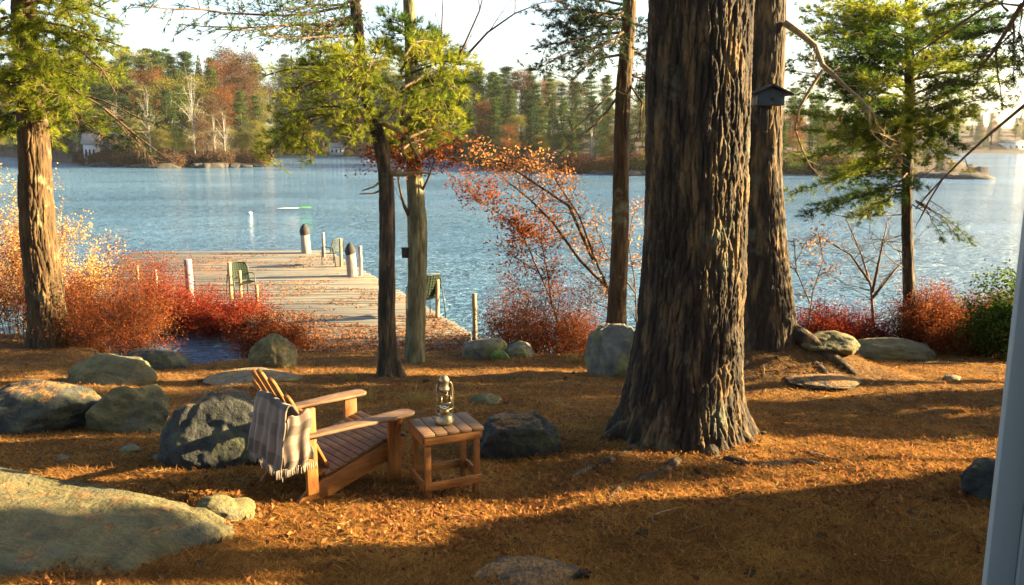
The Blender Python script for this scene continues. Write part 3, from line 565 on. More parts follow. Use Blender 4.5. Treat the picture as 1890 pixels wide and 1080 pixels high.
for pts, r0 in [([(1150, 150), (1110, 190), (1060, 240), (1020, 280)], .02), ([(1148, 170), (1100, 230), (1055, 262), (1020, 300)], .024), ([(1155, 145), (1185, 190), (1180, 240), (1165, 280)], .02), ([(1110, 60), (1085, 120), (1055, 150)], .014)]:
    P = [at(a, b, yC-.2*i) for i, (a, b) in enumerate(pts)]; wb.tube(P, np.linspace(r0, .006, len(pts)), 5)
    for i in range(1, len(P)): twiggy(wb, None, P[i], P[i]+np.array([rnd.uniform(-.6, .2), rnd.uniform(-.3, .3), rnd.uniform(-.3, .4)]), .008, 2, 3)
wb.build('limb', M['bark_thin'], t); nb.build('crown', M['pine_deep'], t); rel(t)

# --- slim right pine
yF = 14.6; xF = at(1677, 600, yF)[0]; t = empty('pine_tree', (xF, yF, h1(xF, yF)))
tag(t, 'slim straight pine with broad open boughs at the right, by the water', 'tree')
TF = trunk_part([(1677, 610, 12), (1676, 500, 10.5), (1676, 300, 9), (1678, 100, 8.5), (1681, 0, 8)], yF, parent=t, seg=60, dz=.04, furrow=.008, flare=.2, fh=.2, top=10.5, seed=12.1, freq=18)
wb, nb, n2 = MB(), MB(), MB()
S = [(1480, 20), (1500, 70), (1560, 40), (1600, 20), (1520, 120), (1600, 90), (1470, 110), (1560, 170), (1620, 150), (1490, 180), (1500, 240), (1560, 260), (1620, 230), (1480, 300), (1540, 330), (1600, 340), (1460, 360), (1530, 390), (1590, 400), (1480, 400), (1620, 300), (1640, 370), (1720, 60), (1760, 30), (1800, 90), (1850, 60), (1880, 120), (1780, 150), (1840, 180), (1740, 200), (1790, 215), (1880, 30), (1740, 120), (1700, 250), (1730, 290), (1760, 265), (1820, 10), (1700, 20), (1520, 0), (1450, 130), (1465, 210), (1640, 60), (1650, 190), (1610, 260), (1530, 60), (1580, 110), (1540, 150), (1590, 200), (1530, 290), (1570, 20), (1460, 60), (1630, 110), (1760, 100), (1820, 50), (1860, 150), (1750, 170), (1490, 40), (1520, 90), (1550, 10), (1600, 60), (1475, 150), (1560, 130), (1610, 190), (1500, 210), (1640, 20), (1790, 60), (1840, 120), (1700, 110)]
for k, (a, b) in enumerate(S):
    sy = b+(30 if b < 250 else -50); low = b > 250
    bough(wb, nb if k % 2 else n2, at(1677, sy, yF), at(a, b, yF+rnd.uniform(-2.4, 1.2)), .022, .02 if not low else .06, 26, .62, .12, .009, 11, 10, t0=.2, flat=.25, up=.12)
for (a, b) in [(1740, 445), (1795, 450), (1770, 440)]: bough(wb, n2, at(1690, 370, yF), at(a, b, yF-.5), .014, .08, 10, .32, .09, .008, 10, 10, t0=.55)
wb.build('limb', M['bark_thin'], t); nb.build('crown', M['pine'], t); n2.build('crown', M['pine_gold'], t)
lb = MB()
for (a, b, c, d) in [(1677, 470, 1600, 430), (1677, 430, 1545, 470), (1677, 395, 1560, 400), (1680, 375, 1750, 425), (1677, 500, 1610, 455), (1678, 340, 1750, 300)]:
    twiggy(lb, None, at(a, b, yF), at(c, d, yF-.6), .012, 2, 5)
lb.build('twig', M['bark_thin'], t); rel(t)

# --- pine just outside the right edge whose limbs reach into view
yR = 9.5; xR = at(2010, 500, yR)[0]; t = empty('pine_tree', (xR, yR, h1(xR, yR)))
tag(t, 'tree at the far right edge whose long bare limbs cross the sky above the water', 'tree')
trunk_part([(2010, 760, 24), (2005, 500, 20), (1990, 0, 16)], yR, parent=t, seg=60, dz=.05, furrow=.01, flare=.2, top=10, seed=13.3, freq=15)
lb = MB(); nb = MB(); wb = MB()
for pts, r0 in [([(1995, 20), (1950, -20), (1885, 10), (1862, 50), (1830, 100), (1800, 135)], .05), ([(2000, 120), (1940, 160), (1890, 195), (1830, 245), (1780, 290), (1730, 340), (1690, 385)], .028), ([(1780, 290), (1740, 330), (1715, 370), (1700, 400)], .012), ([(1990, -20), (1850, -10), (1800, 25), (1720, 80), (1690, 100)], .025)]:
    P = [at(a, b, yR+.15*i) for i, (a, b) in enumerate(pts)]; lb.tube(P, np.linspace(r0, .008, len(pts)), 6)
    for i in range(2, len(P)): twiggy(lb, None, P[i], P[i]+np.array([rnd.uniform(-.3, .2), rnd.uniform(-.3, .3), rnd.uniform(-.35, .1)]), .007, 2, 3)
lb.build('limb', M['bark_thin'], t)
for (sx, sy, a, b) in [(1880, 10, 1750, 10), (1862, 50, 1780, 70), (1830, 100, 1760, 110), (1870, 40, 1870, 150), (1840, 90, 1850, 200), (1890, 0, 1880, 70), (1870, 60, 1810, 120), (1860, 20, 1820, -10), (1880, 60, 1890, 110)]:
    bough(wb, nb, at(sx, sy, yR+.5), at(a, b, yR+rnd.uniform(0, 1.5)), .014, .02, 14, .4, .1, .007, 10, 9, t0=.2)
wb.build('limb', M['bark_thin'], t); nb.build('crown', M['pine'], t); rel(t)

# ---------------------------------------------------------------- saplings and bushes
def bush(px, row, wpx, hpx, label, mat, n=60, leafL=.034, nl=22, dy=.9, name='bush', cat='bush', stem='bark_thin', y=None, group=None, lean=0, nb_=4, jit=.09, z0=None):
    p = gp(px, row) if y is None else at(px, row, y)
    yy = p[1]; z = max(h1(p[0], yy), -.2) if z0 is None else z0; root = empty(name, (p[0], yy, z)); tag(root, label, cat, group)
    w = wpx*yy/1500; h = hpx*yy/1500; wb, lb = MB(), MB(); cnt = n
    for k in range(cnt):
        a = rnd.uniform(0, 2*math.pi); r = math.sqrt(rnd.random()); bx, by = .28*w*r*math.cos(a), .28*w*dy*r*math.sin(a)
        tx, ty = .5*w*r*math.cos(a)*rnd.uniform(.8, 1.15)+lean*h, .5*w*dy*r*math.sin(a)
        th = h*(.45+.6*rnd.random())*(1-.35*r*r)
        twiggy(wb, None, (p[0]+bx, yy+by, z-.05), (p[0]+tx, yy+ty, z+th), .008, 2, nb_, leaf=lb, leafL=leafL, nl=nl, leafjit=jit, spread=1.1)
    wb.build('stem', M[stem], root); lb.build('foliage', M[mat], root); rel(root); return root
bush(30, 640, 150, 195, 'dark red bush at the left edge behind the leaning pine', 'rust', 34, y=15.6)
bush(215, 640, 210, 205, 'tall rusty orange bush right of the leaning left pine', 'rust', 60, y=15.2)
bush(130, 620, 130, 130, 'low brownish bush between the left pine and the tall rusty bush', 'rust', 24, y=16.2)
bush(312, 600, 160, 118, 'bright crimson bush in front of the grey dock edge', 'red', 54, y=18., z0=-.1)
bush(360, 618, 130, 72, 'low scarlet bush above the small water inlet', 'red', 26, y=17.9, z0=-.05)
bush(438, 628, 140, 82, 'red bush between the inlet and the dock edge', 'red', 34, y=17.6, z0=-.05)
bush(502, 645, 130, 112, 'reddish tan bush against the near left corner of the dock', 'rust', 40, y=14.8, z0=.1)
bush(1010, 650, 200, 185, 'dark rusty red bush at the waterside left of the tall grey boulder', 'rust', 56, y=14.6, nl=15)
bush(960, 640, 120, 165, 'copper bush right of the squared stone block', 'rust', 30, y=15.0)
bush(1075, 640, 100, 110, 'wine red bush tucked beside the tall grey boulder', 'rust', 26, y=14.9)
for k, (a, w, h, m, l) in enumerate([(1520, 110, 90, 'red', 'scarlet bush right beside the second thick trunk'), (1600, 110, 90, 'red', 'red bush behind the low mossy rock'), (1705, 120, 115, 'rust', 'rusty bush right of the slim right pine'), (1780, 130, 95, 'red', 'dark red bush right of the long mossy rock'), (1850, 110, 95, 'red', 'crimson bush at the far right beside the corner board')]):
    bush(a, 640, w, h, l, m, 54, y=14.5+.3*(k % 2), nl=22)
bush(1790, 668, 150, 70, 'low red brush in front of the crimson bushes at the right', 'rust', 30, y=13.6)
bush(1870, 600, 140, 130, 'olive green bush at the far right edge over the water', 'pine', 30, y=13.2, leafL=.06)
# pale yellow maple at the far left
bush(40, 520, 300, 260, 'pale yellow leaved young tree at the left edge behind the pine', 'yellow', 40, y=18, leafL=.055, nl=14, z0=0, jit=.08, nb_=5, name='young_tree', cat='young tree')
# branching sapling with orange leaves
def sapling(name, label, y, limbs, mat, nl=8, leafL=.06, r0=.035, dep=2, sub=5, jit=.1):
    b = at(*limbs[0][0], y); root = empty(name, (b[0], y, h1(b[0], y))); tag(root, label, 'young tree'); wb, lb = MB(), MB()
    for L in limbs:
        P = [at(a, b_, y-.15*i*(1 if a % 2 else -1)) for i, (a, b_) in enumerate(L)]; wb.tube(P, np.linspace(r0, .008, len(P)), 6)
        for i in range(1, len(P)):
            for q in range(sub):
                s = P[i-1]+(P[i]-P[i-1])*rnd.random(); d = np.array([rnd.uniform(-1, .7), rnd.uniform(-.8, .8), rnd.uniform(-.25, .8)])*rnd.uniform(.3, .8)
                twiggy(wb, None, s, s+d, .009, dep, 4, leaf=lb if i > 1 else None, leafL=leafL, nl=nl, leafjit=jit)
    wb.build('trunk', M['bark_thin'], root)
    if lb.n: lb.build('foliage', M[mat], root)
    rel(root)
sapling('young_tree', 'forked bare limbed young tree with orange leaves, left of the slim reddish trunk', 14.2, [[(1128, 600), (1125, 540), (1095, 470), (1070, 400), (1030, 340), (1010, 300)], [(1120, 530), (1070, 480), (1020, 410), (980, 370), (930, 330)], [(1095, 480), (1050, 380), (990, 340), (930, 300), (880, 290)]], 'orange', nl=2, sub=5)
sapling('young_tree', 'thin stemmed young tree with copper leaves over the dark red waterside bush', 14.9, [[(1040, 640), (1020, 560), (985, 480), (960, 420), (900, 380), (860, 350)], [(1020, 570), (1010, 500), (1000, 450), (1000, 400)]], 'rust', nl=4, sub=6, r0=.02)
sapling('young_tree', 'leafless grey young tree in front of the water at the right', 15.2, [[(1612, 600), (1608, 530), (1590, 470), (1560, 400)], [(1610, 540), (1625, 470), (1640, 400)], [(1605, 520), (1570, 470), (1500, 430)], [(1610, 550), (1650, 500), (1690, 460)]], 'orange', nl=0, sub=5, r0=.03)
sapling('young_tree', 'spindly young tree with sparse orange leaves beside the second thick trunk', 14.0, [[(1490, 620), (1500, 540), (1520, 480), (1510, 430)], [(1495, 560), (1470, 500), (1465, 440)]], 'orange', nl=1, sub=4, r0=.012)
sapling('young_tree', 'bare twiggy young tree right of the slim reddish trunk', 15.5, [[(1175, 600), (1172, 520), (1160, 450), (1170, 380)], [(1172, 540), (1120, 470), (1100, 420)]], 'orange', nl=1, sub=5, r0=.016)

# ---------------------------------------------------------------- far shore woods
def far_pine(h, seed, mat, loose=1.):
    r = np.random.default_rng(seed); wb, nb = MB(), MB(); wb.tube([(0, 0, -1), (.1, 0, h*.5), (0, 0, h)], [h*.017, h*.011, .03], 5)
    P = []
    nt_ = int(h*1.5)
    for k in range(nt_):
        z = h*(.16+.82*k/nt_)+r.normal()*.3; R_ = h*.19*loose*(1.12-z/h)**.75*(.6+.7*r.random()); m = 5
        for q in range(m):
            a = r.uniform(0, 6.3); l = R_*(.6+.6*r.random()); nn = 34
            t = np.sqrt(r.random(nn)); sp = .18*l+.25
            c = np.stack([np.cos(a)*l*t, np.sin(a)*l*t, z+.25*l*t*t-.1*l+0*t], -1)+r.normal(size=(nn, 3))*[sp, sp, .14]
            P.append(c)
    P = np.concatenate(P); P = np.concatenate([P, P+r.normal(size=P.shape)*.18]); nb.leaves(P, .16+.26*rg.random(len(P)), .17, flat=.5); return wb.mesh('trunk'), nb.mesh('crown'), mat
def far_spruce(h, seed, mat):
    r = np.random.default_rng(seed); wb, nb = MB(), MB(); wb.tube([(0, 0, -1), (0, 0, h)], [h*.013, .03], 5); n = 6500
    z = h*(.08+.92*(1-np.sqrt(r.random(n)))); a = r.uniform(0, 6.3, n); tier = .7+.3*np.abs(np.sin(z*2.4+2*a))
    R_ = h*.17*(1-z/h)*tier*(.5+.5*np.sqrt(r.random(n)))+.1
    nb.leaves(np.stack([R_*np.cos(a), R_*np.sin(a), z-.25*R_], -1), .2+.3*rg.random(n), .2, flat=.35); return wb.mesh('trunk'), nb.mesh('crown'), mat
def far_leafy(h, seed, mat, dens=1.):
    r = np.random.default_rng(seed); wb, nb = MB(), MB(); wb.tube([(0, 0, -1), (.2, 0, h*.4), (0, 0, h*.85)], [h*.013, h*.009, .03], 5); P = []
    for k in range(34):
        a = r.uniform(0, 6.3); z = h*r.uniform(.3, .98); q = h*.24*math.sin(math.pi*min(1, max(.15, (z/h-.15)/.85)))*r.uniform(.3, 1.1); c = np.array([q*math.cos(a), q*math.sin(a), z])
        wb.tube(curve((0, 0, z*.7), c, 5, .05, .05), np.linspace(.07, .02, 5), 3, False)
        for g in range(3): wb.tube(curve(c, c+r.normal(size=3)*h*.06, 3, 0, .05), [.03, .02, .01], 3, False)
        nn = int(130*dens); P.append(c+r.normal(size=(nn, 3))*[h*.06, h*.06, h*.035])
    P = np.concatenate(P)
    if dens > 0: P = np.concatenate([P, P+r.normal(size=P.shape)*.2]); nb.leaves(P, .14+.2*rg.random(len(P)), .14, flat=.2)
    return wb.mesh('trunk'), nb.mesh('crown') if dens > 0 else None, mat
def far_brush(seed, mat):
    r = np.random.default_rng(seed); wb, nb = MB(), MB()
    for k in range(30):
        a = r.uniform(0, 6.3); q = r.uniform(.2, 1.8); wb.tube([(q*.4*math.cos(a), q*.4*math.sin(a), -.3), (q*math.cos(a), q*math.sin(a), r.uniform(1, 2.8))], [.04, .015], 3, False)
    n = 2600; a = r.uniform(0, 6.3, n); q = 2*np.sqrt(r.random(n)); z = r.random(n)*(2.8-.5*q)
    nb.leaves(np.stack([q*np.cos(a), q*np.sin(a), z], -1), .12+.2*rg.random(n), .14, flat=.1); return wb.mesh('stem'), nb.mesh('foliage'), mat
P_ = dict(pine=[far_pine(20, 1, 'f_pine'), far_pine(20, 2, 'f_pine', 1.15), far_pine(20, 3, 'f_dark'), far_pine(20, 4, 'f_pine', .9)],
          spruce=[far_spruce(20, 5, 'f_dark'), far_spruce(20, 6, 'f_pine')],
          rust=[far_leafy(20, 7, 'f_rust', 1.8), far_leafy(20, 8, 'f_brush', 1.2)], gold=[far_leafy(20, 9, 'f_gold', 2.), far_leafy(20, 10, 'f_gold', 1.5)],
          birch=[far_leafy(20, 11, 'f_gold', .12), far_leafy(20, 12, 'f_brush', .1)], brush=[far_brush(13, 'f_brush'), far_brush(14, 'f_rust'), far_brush(15, 'f_gold')])
LB = dict(pine=('shaggy green pine in the wood across the lake', 'pine_tree', 'tree', 'pines across the lake'), spruce=('narrow dark spruce in the wood across the lake', 'spruce_tree', 'tree', 'spruces across the lake'),
          rust=('rust coloured leafy tree in the wood across the lake', 'autumn_tree', 'tree', 'rusty trees across the lake'), gold=('golden leaved tree in the wood across the lake', 'autumn_tree', 'tree', 'golden trees across the lake'),
          birch=('nearly bare pale birch at the water across the lake', 'birch_tree', 'tree', 'birches across the lake'), brush=('low brown brush at the waterline across the lake', 'bush', 'bush', 'brush along the far waterline'))
def put(kind, v, loc, s, rz, label=None, group='same'):
    tm, cm, mat = P_[kind][v % len(P_[kind])]; lab, nm, cat, g = LB[kind]
    root = empty(nm, loc, rz, s); tag(root, label or lab, cat, g if group == 'same' else group)
    tmat = M['birch'] if kind == 'birch' else M['bark_thin']
    for me, n_, mt in ((tm, 'trunk' if kind != 'brush' else 'stem', tmat), (cm, 'crown' if kind != 'brush' else 'foliage', M[mat])):
        if me is None: continue
        if not len(me.materials): me.materials.append(mt)
        o = bpy.data.objects.new(n_, me); C.objects.link(o); o.parent = root
def fput(kind, v, p_, off, s, label=None):
    D_ = float(fshore(p_))+off; x = (p_-945)/1500*D_/CP; z = float(np.interp(off, [0, 3, 8, 16, 30, 60], [.2, .8, 1.3, 2.2, 4, 7]))*min(1, max(.12, (1830-p_)/500))
    put(kind, v, (x, D_, z-.2), s, rnd.uniform(0, 6), label)
kinds_back = ['pine', 'pine', 'pine', 'gold', 'pine', 'pine', 'pine', 'rust', 'pine', 'pine', 'gold', 'spruce', 'pine']
def topscale(p_, off):                                             # trees as tall as the skyline needs
    row = np.interp(p_, [-200, 0, 200, 330, 500, 620, 700, 830, 930, 1000, 1200, 1450, 1600, 1700, 1760], [150, 130, 100, 88, 108, 100, 112, 125, 118, 130, 150, 150, 185, 215, 262])
    D_ = float(fshore(p_))+off; z = float(np.interp(off, [0, 8, 30, 60], [.2, 1.3, 4, 7])); return max(2.2, (267-row)/1500*D_+CAMZ-z)/20
nfar = 0
for off, step, sh, var in ((58, 26, 1.0, .1), (42, 25, .95, .14), (27, 24, .84, .2), (14, 23, .62, .25), (6, 26, .40, .3)):
    p_ = -150
    while p_ < 1765:
        dd = float(fshore(p_)); 
        if not (p_ > 1640 and off > 20) and not (p_ > 505 and p_ < 530):
            k = rnd.choice(kinds_back if off > 10 else ['pine', 'gold', 'gold', 'rust', 'pine', 'pine', 'gold', 'birch'])
            if 400 < p_ < 480 and off > 10 and rnd.random() < .5: k = 'rust'
            fput(k, rnd.randint(0, 3), p_+rnd.uniform(-7, 7), off+rnd.uniform(-4, 4), topscale(p_, off)*sh*rnd.uniform(1-var, 1+var*.5)); nfar += 1
        p_ += step*130/min(max(dd, 110), 200)*rnd.uniform(.75, 1.25)
for k in range(110):
    p_ = rnd.uniform(175, 505) if k % 3 == 0 else rnd.uniform(640, 1770); v = 0 if p_ < 600 else rnd.choice([0, 1, 2])
    fput('brush', v, p_, rnd.uniform(.8, 4), rnd.uniform(.6, 1.15) if p_ < 1600 else rnd.uniform(.4, .7))
for p_, s in ((378, .85), (298, .7), (240, .6), (432, .5)): fput('birch', 0, p_, 2.5, s)
for k in range(120):
    x = 200+k*2.+rnd.uniform(-3, 3); off = rnd.choice([4, 10, 20, 35, 60]); put(rnd.choice(['pine', 'spruce', 'rust', 'pine', 'gold']), k, (x, 440+off+12*math.sin(x*.02), float(np.interp(off, off2, hz2))*(1+.25*math.sin(x*.03))-.3), rnd.uniform(.38, .6), k, None)
# cabins across the lake
def cabin(label, loc, w, d, h, rz, mat='whitef', deck=False):
    root = empty('cabin', loc, rz); tag(root, label, 'cabin'); b = MB(); b.box((0, 0, h/2), (w, d, h)); b.build('wall', M[mat], root)
    b = MB(); rh = h*.45; e = .4
    for s in (-1, 1):
        a = math.atan2(rh, d/2); L = math.hypot(rh, d/2)+e; Rm = [[1, 0, 0], [0, math.cos(-s*a), -math.sin(-s*a)], [0, math.sin(-s*a), math.cos(-s*a)]]
        b.box((0, s*(d/4+e/2*math.cos(a)*.6), h+rh/2-.1), (w+.8, L, .12), Rm)
    b.build('roof', M['post'], root)
    for k in (-1, 0, 1):
        b = MB(); b.box((k*w*.3, -d/2-.03, h*.52), (w*.13, .06, h*.36)); b.build('window' if k else 'door', M['box_dark'], root)
D_ = 165; cabin('small white cabin at the left end of the far shore', ((180-945)/1500*D_/CP, D_+3, .3), 2.4, 3, 4.2, .2)
D_ = 436; cabin('white house at the foot of the far right hill', ((1838-945)/1500*D_/CP, D_, 1), 11, 8, 4, .1)
D_ = 298; cabin('small pale boathouse far off in the gap of the far shore', ((633-945)/1500*D_/CP, D_, .4), 5, 4, 3, 0)

# ---------------------------------------------------------------- dock
DZ = .5
def dk(px_, row):                                                   # deck-level point
    d = ray(px_, row); t_ = (DZ-CAMZ)/d[2]; return d*t_+[0, 0, CAMZ]
FL, FR = dk(228, 471), dk(602, 464); NR = dk(868, 618); I1 = dk(436, 562); I0 = dk(180, 548)
NL = dk(520, 668); NR2 = dk(862, 668)
dock = empty('dock', (float(dk(600, 640)[0]), float(dk(600, 640)[1]), DZ)); tag(dock, 'weathered plank dock with pine needles running out into the lake', 'dock')
def xe(y, pts):
    pts = sorted(pts, key=lambda p: p[1]); return float(np.interp(y, [p[1] for p in pts], [p[0] for p in pts]))
right = [FR, NR, NR2]; left_far = [FL, I0]; left_near = [I1, NL]
b = MB(); sl_ = (FR[1]-FL[1])/(FR[0]-FL[0]); yy = NR2[1]-.2; k = 0
while yy < FR[1]:
    pw = .185*rnd.uniform(.92, 1.06); xr_ = xe(yy, right)+rnd.uniform(-.03, .03); xl = (xe(yy, left_near) if yy < I1[1]+.05 else xe(yy, left_far))+rnd.uniform(-.03, .03)
    segs = [(xl, xr_)]
    for (a, c) in segs:
        ln = c-a; ang = math.atan(sl_)*.35; Rm = [[math.cos(ang), -math.sin(ang), 0], [math.sin(ang), math.cos(ang), 0], [0, 0, 1]]
        b.box(((a+c)/2, yy+pw/2, DZ-.02+rnd.uniform(-.007, .007)), (ln, pw-.022, .04), Rm)
    yy += pw; k += 1
b.build('deck', M['dock'], dock, bevel=.004)
def beam(p, q, h=.22, w=.06, z=DZ-.06, mat='fascia', name='fascia'):
    b = MB(); p, q = np.array(p), np.array(q); m = (p+q)/2; L = np.linalg.norm((q-p)[:2]); a = math.atan2(q[1]-p[1], q[0]-p[0])
    b.box((m[0], m[1], z-h/2), (L, w, h), [[math.cos(a), -math.sin(a), 0], [math.sin(a), math.cos(a), 0], [0, 0, 1]]); return b.build(name, M[mat], dock, bevel=.004)
beam(FR, NR, .2, z=DZ-.043); beam(FL, FR, .2, z=DZ-.043, mat='post'); beam(I0, I1, .28, z=DZ-.0); beam(I1, NL, .2, z=DZ-.043); beam(FL, I0, .2, z=DZ-.043)
def pile(px_, row, hpx, wpx, mat='post', capm=None, lean=0, name='post', cap_px=0, lab=None):
    p = dk(px_, row); y = p[1]; h = hpx*y/1500; r = wpx*y/3000; b = MB(); top = np.array([p[0]+lean*h, y, DZ+h])
    P = curve((p[0], y, -1.2), top, 12, 0, .004); b.tube(P, np.linspace(r*1.08, r, 12)*(1+.04*rg.normal(size=12)), 12)
    o = b.build(name, M[mat], dock, True, bevel=.006)
    if lab: o['label'] = lab
    if cap_px:
        b = MB(); rr = r*1.12; b.lathe([(0, .12*h/1+rr), (rr*.5, .1*h+rr*.7), (rr*.9, .06*h+rr*.2), (rr, 0), (rr*.9, -.12)], top-[0, 0, .03], 12); b.build('post_cap', M['box_dark'], o, True)
    return o
pile(569, 467, 42, 17, 'post', lean=-.12, cap_px=1, name='piling', lab='stout weathered piling at the far right corner of the dock')
pile(656, 510, 50, 18, 'post', lean=-.16, cap_px=1, name='piling', lab='stout leaning piling halfway along the right edge')
for q in [(598, 474, 45, 6, 'post'), (630, 492, 52, 6, 'post_tan'), (666, 508, 55, 7, 'post'), (352, 560, 84, 14, 'fascia'), (808, 586, 73, 8, 'post_tan'), (876, 620, 82, 9, 'post_tan'), (427, 552, 70, 7, 'post_tan'), (445, 548, 50, 6, 'post_tan'), (476, 572, 48, 6, 'post_tan'), (289, 528, 32, 5, 'post'), (255, 520, 30, 5, 'post_tan')]:
    pile(*q[:4], mat=q[4], name='stake')
rel(dock)
# leaf and needle litter lying on the dock
lb = MB(); n = 22000; u = rg.random(n); yv = NR2[1]-.2+(FR[1]-NR2[1])*rg.random(n)**2.4
xv = np.array([(lambda a, c: a+(c-a)*uu)(xe(y_, left_near) if y_ < I1[1] else xe(y_, left_far), xe(y_, right)) for y_, uu in zip(yv, u)])
keep = fbm(np.stack([xv*.9, yv*2.2, 0*xv], -1), 3) > .54-.42*np.exp(-(yv-14)/2.4); lb.leaves(np.stack([xv, yv, 0*xv+DZ+.018], -1)[keep], .065, .03, up=.6, flat=.5)
tag(lb.build('fallen_leaves', M['litter']), 'brown leaves and needles strewn over the dock planks', 'leaves', None, 'stuff')

# lawn chairs on the dock
def lawn_chair(px_, row, h, rz, label, fab):
    p = dk(px_, row); root = empty('lawn_chair', (p[0], p[1], DZ+.002), rz); tag(root, label, 'lawn chair', 'metal chairs on the dock'); s = h/.85
    for q in (-1, 1):
        b = MB(); y = q*.27*s
        b.tube(np.array([(.25, y, 0), (.24, y, .35), (.22, y, .58), (.1, y, .61), (-.22, y, .58), (-.30, y, .3), (-.34, y, 0)])*[s, 1, s], .014, 6); b.build('side_frame', M['dark_metal'], root, True)
    b = MB(); b.tube(np.array([(-.1, -.26, .4), (-.2, -.27, .7), (-.24, -.2, .86), (-.25, 0, .88), (-.24, .2, .86), (-.2, .27, .7), (-.1, .26, .4)])*s, .013, 6); b.build('back_frame', M['dark_metal'], root, True)
    def net(f, nm):
        b = MB(); n = 9
        for i in range(n): 
            t_ = np.linspace(0, 1, 8); b.tube([f(i/(n-1), v) for v in t_], .008*s, 4, False); b.tube([f(v, i/(n-1)) for v in t_], .008*s, 4, False)
        g = [f(i/10, j/10) for j in range(11) for i in range(11)]; b.add(g, [[j*11+i, j*11+i+1, j*11+i+12, j*11+i+11] for j in range(10) for i in range(10)]); b.build(nm, M[fab], root)
    net(lambda u, v: np.array([-.1-.14*v+.04*math.sin(u*math.pi)*-1, -.24+.48*u, .42+.43*v])*s, 'backrest'); net(lambda u, v: np.array([-.12+.36*v, -.25+.5*u, .40-.04*math.sin(math.pi*u)])*s, 'seat'); return root
lawn_chair(616, 489, .82, 2.6, 'blue grey metal lawn chair between the two stout pilings', 'mesh_blue')
lawn_chair(447, 548, .82, -.9, 'green metal lawn chair at the near left edge of the dock', 'mesh_green')
lawn_chair(784, 585, .95, 2.2, 'green netted lawn chair half hidden by the mossy trunk', 'mesh_green')
# floating things
def wp(px_, row): d = ray(px_, row); t_ = -CAMZ/d[2]; return d*t_+[0, 0, CAMZ]
p = wp(540, 387); root = empty('paddle_float', (p[0], p[1], .05), .35); tag(root, 'white float board with a bright green end drifting on the lake', 'float')
b = MB(); v, f = ICO[3]; vv = v*[.75, .26, .035]; vv[:, 1] *= (1-.55*(v[:, 0] > 0)*v[:, 0]); b.add(vv+[-.3, 0, .05], None, f); b.build('board', M['whitef'], root, True)
b = MB(); b.add(v*[.42, .10, .045]+[.8, .02, .06], None, f); b.build('green_end', M['float_green'], root, True)
p = wp(461, 395); root = empty('buoy', (p[0], p[1], 0)); tag(root, 'tiny white buoy floating left of the float board', 'buoy'); b = MB(); b.lathe([(0, -.1), (.14, 0), (.18, .05), (.13, .11), (0, .14)], (0, 0, 0), 14); b.build('float_body', M['whitef'], root, True)

# ---------------------------------------------------------------- bird house, black box
x, r = TE(at(1415, 200, 11.3)[2]); zb = at(1415, 183, 10.9)[2]; root = empty('bird_house', (at(1417, 190, 10.88)[0], 10.86, zb), 0); root.scale = (.88,)*3; tag(root, 'dark blue grey bird house with a gabled roof hung on the second thick trunk', 'bird house')
b = MB(); b.extrude([(-.2, -.1), (.2, -.1), (.2, .07), (0, .16), (-.2, .07)], lambda u, v, w: (u, w, v), .26); b.build('wall', M['box_blue'], root, bevel=.004)
for s in (-1, 1):
    b = MB(); a = s*.42; Rm = [[math.cos(a), 0, math.sin(a)], [0, 1, 0], [-math.sin(a), 0, math.cos(a)]]; b.box((s*.145, -.02, .125), (.35, .40, .025), Rm); b.build('roof', M['box_dark'], root, bevel=.003)
b = MB(); b.lathe([(0, .004), (.028, .004), (.028, -.004)], (0, 0, 0), 16); o = b.build('entrance', M['box_dark'], root); o.location = (.02, -.133, -.01); o.rotation_euler = (R(90), 0, 0)
b = MB(); b.box((-.215, -.02, -.02), (.02, .24, .14)); b.build('side_panel', M['post'], root)
b = MB(); b.box((-.02, .1, -.28), (.12, .05, .36)); b.build('bracket', M['box_dark'], root, bevel=.003)
root = empty('tree_box', (at(748, 467, yB-.05)[0], yB-.05, at(748, 467, yB-.05)[2])); tag(root, 'small black box fixed to the left side of the mossy trunk', 'box')
b = MB(); b.box((0, 0, 0), (.10, .09, .15)); b.build('case', M['box_dark'], root, bevel=.006); b = MB(); b.box((0, -.01, .082), (.12, .12, .014)); b.build('lid', M['dark_metal'], root, bevel=.003)
b = MB(); b.box((.075, 0, 0), (.06, .03, .05)); b.build('bracket', M['dark_metal'], root)

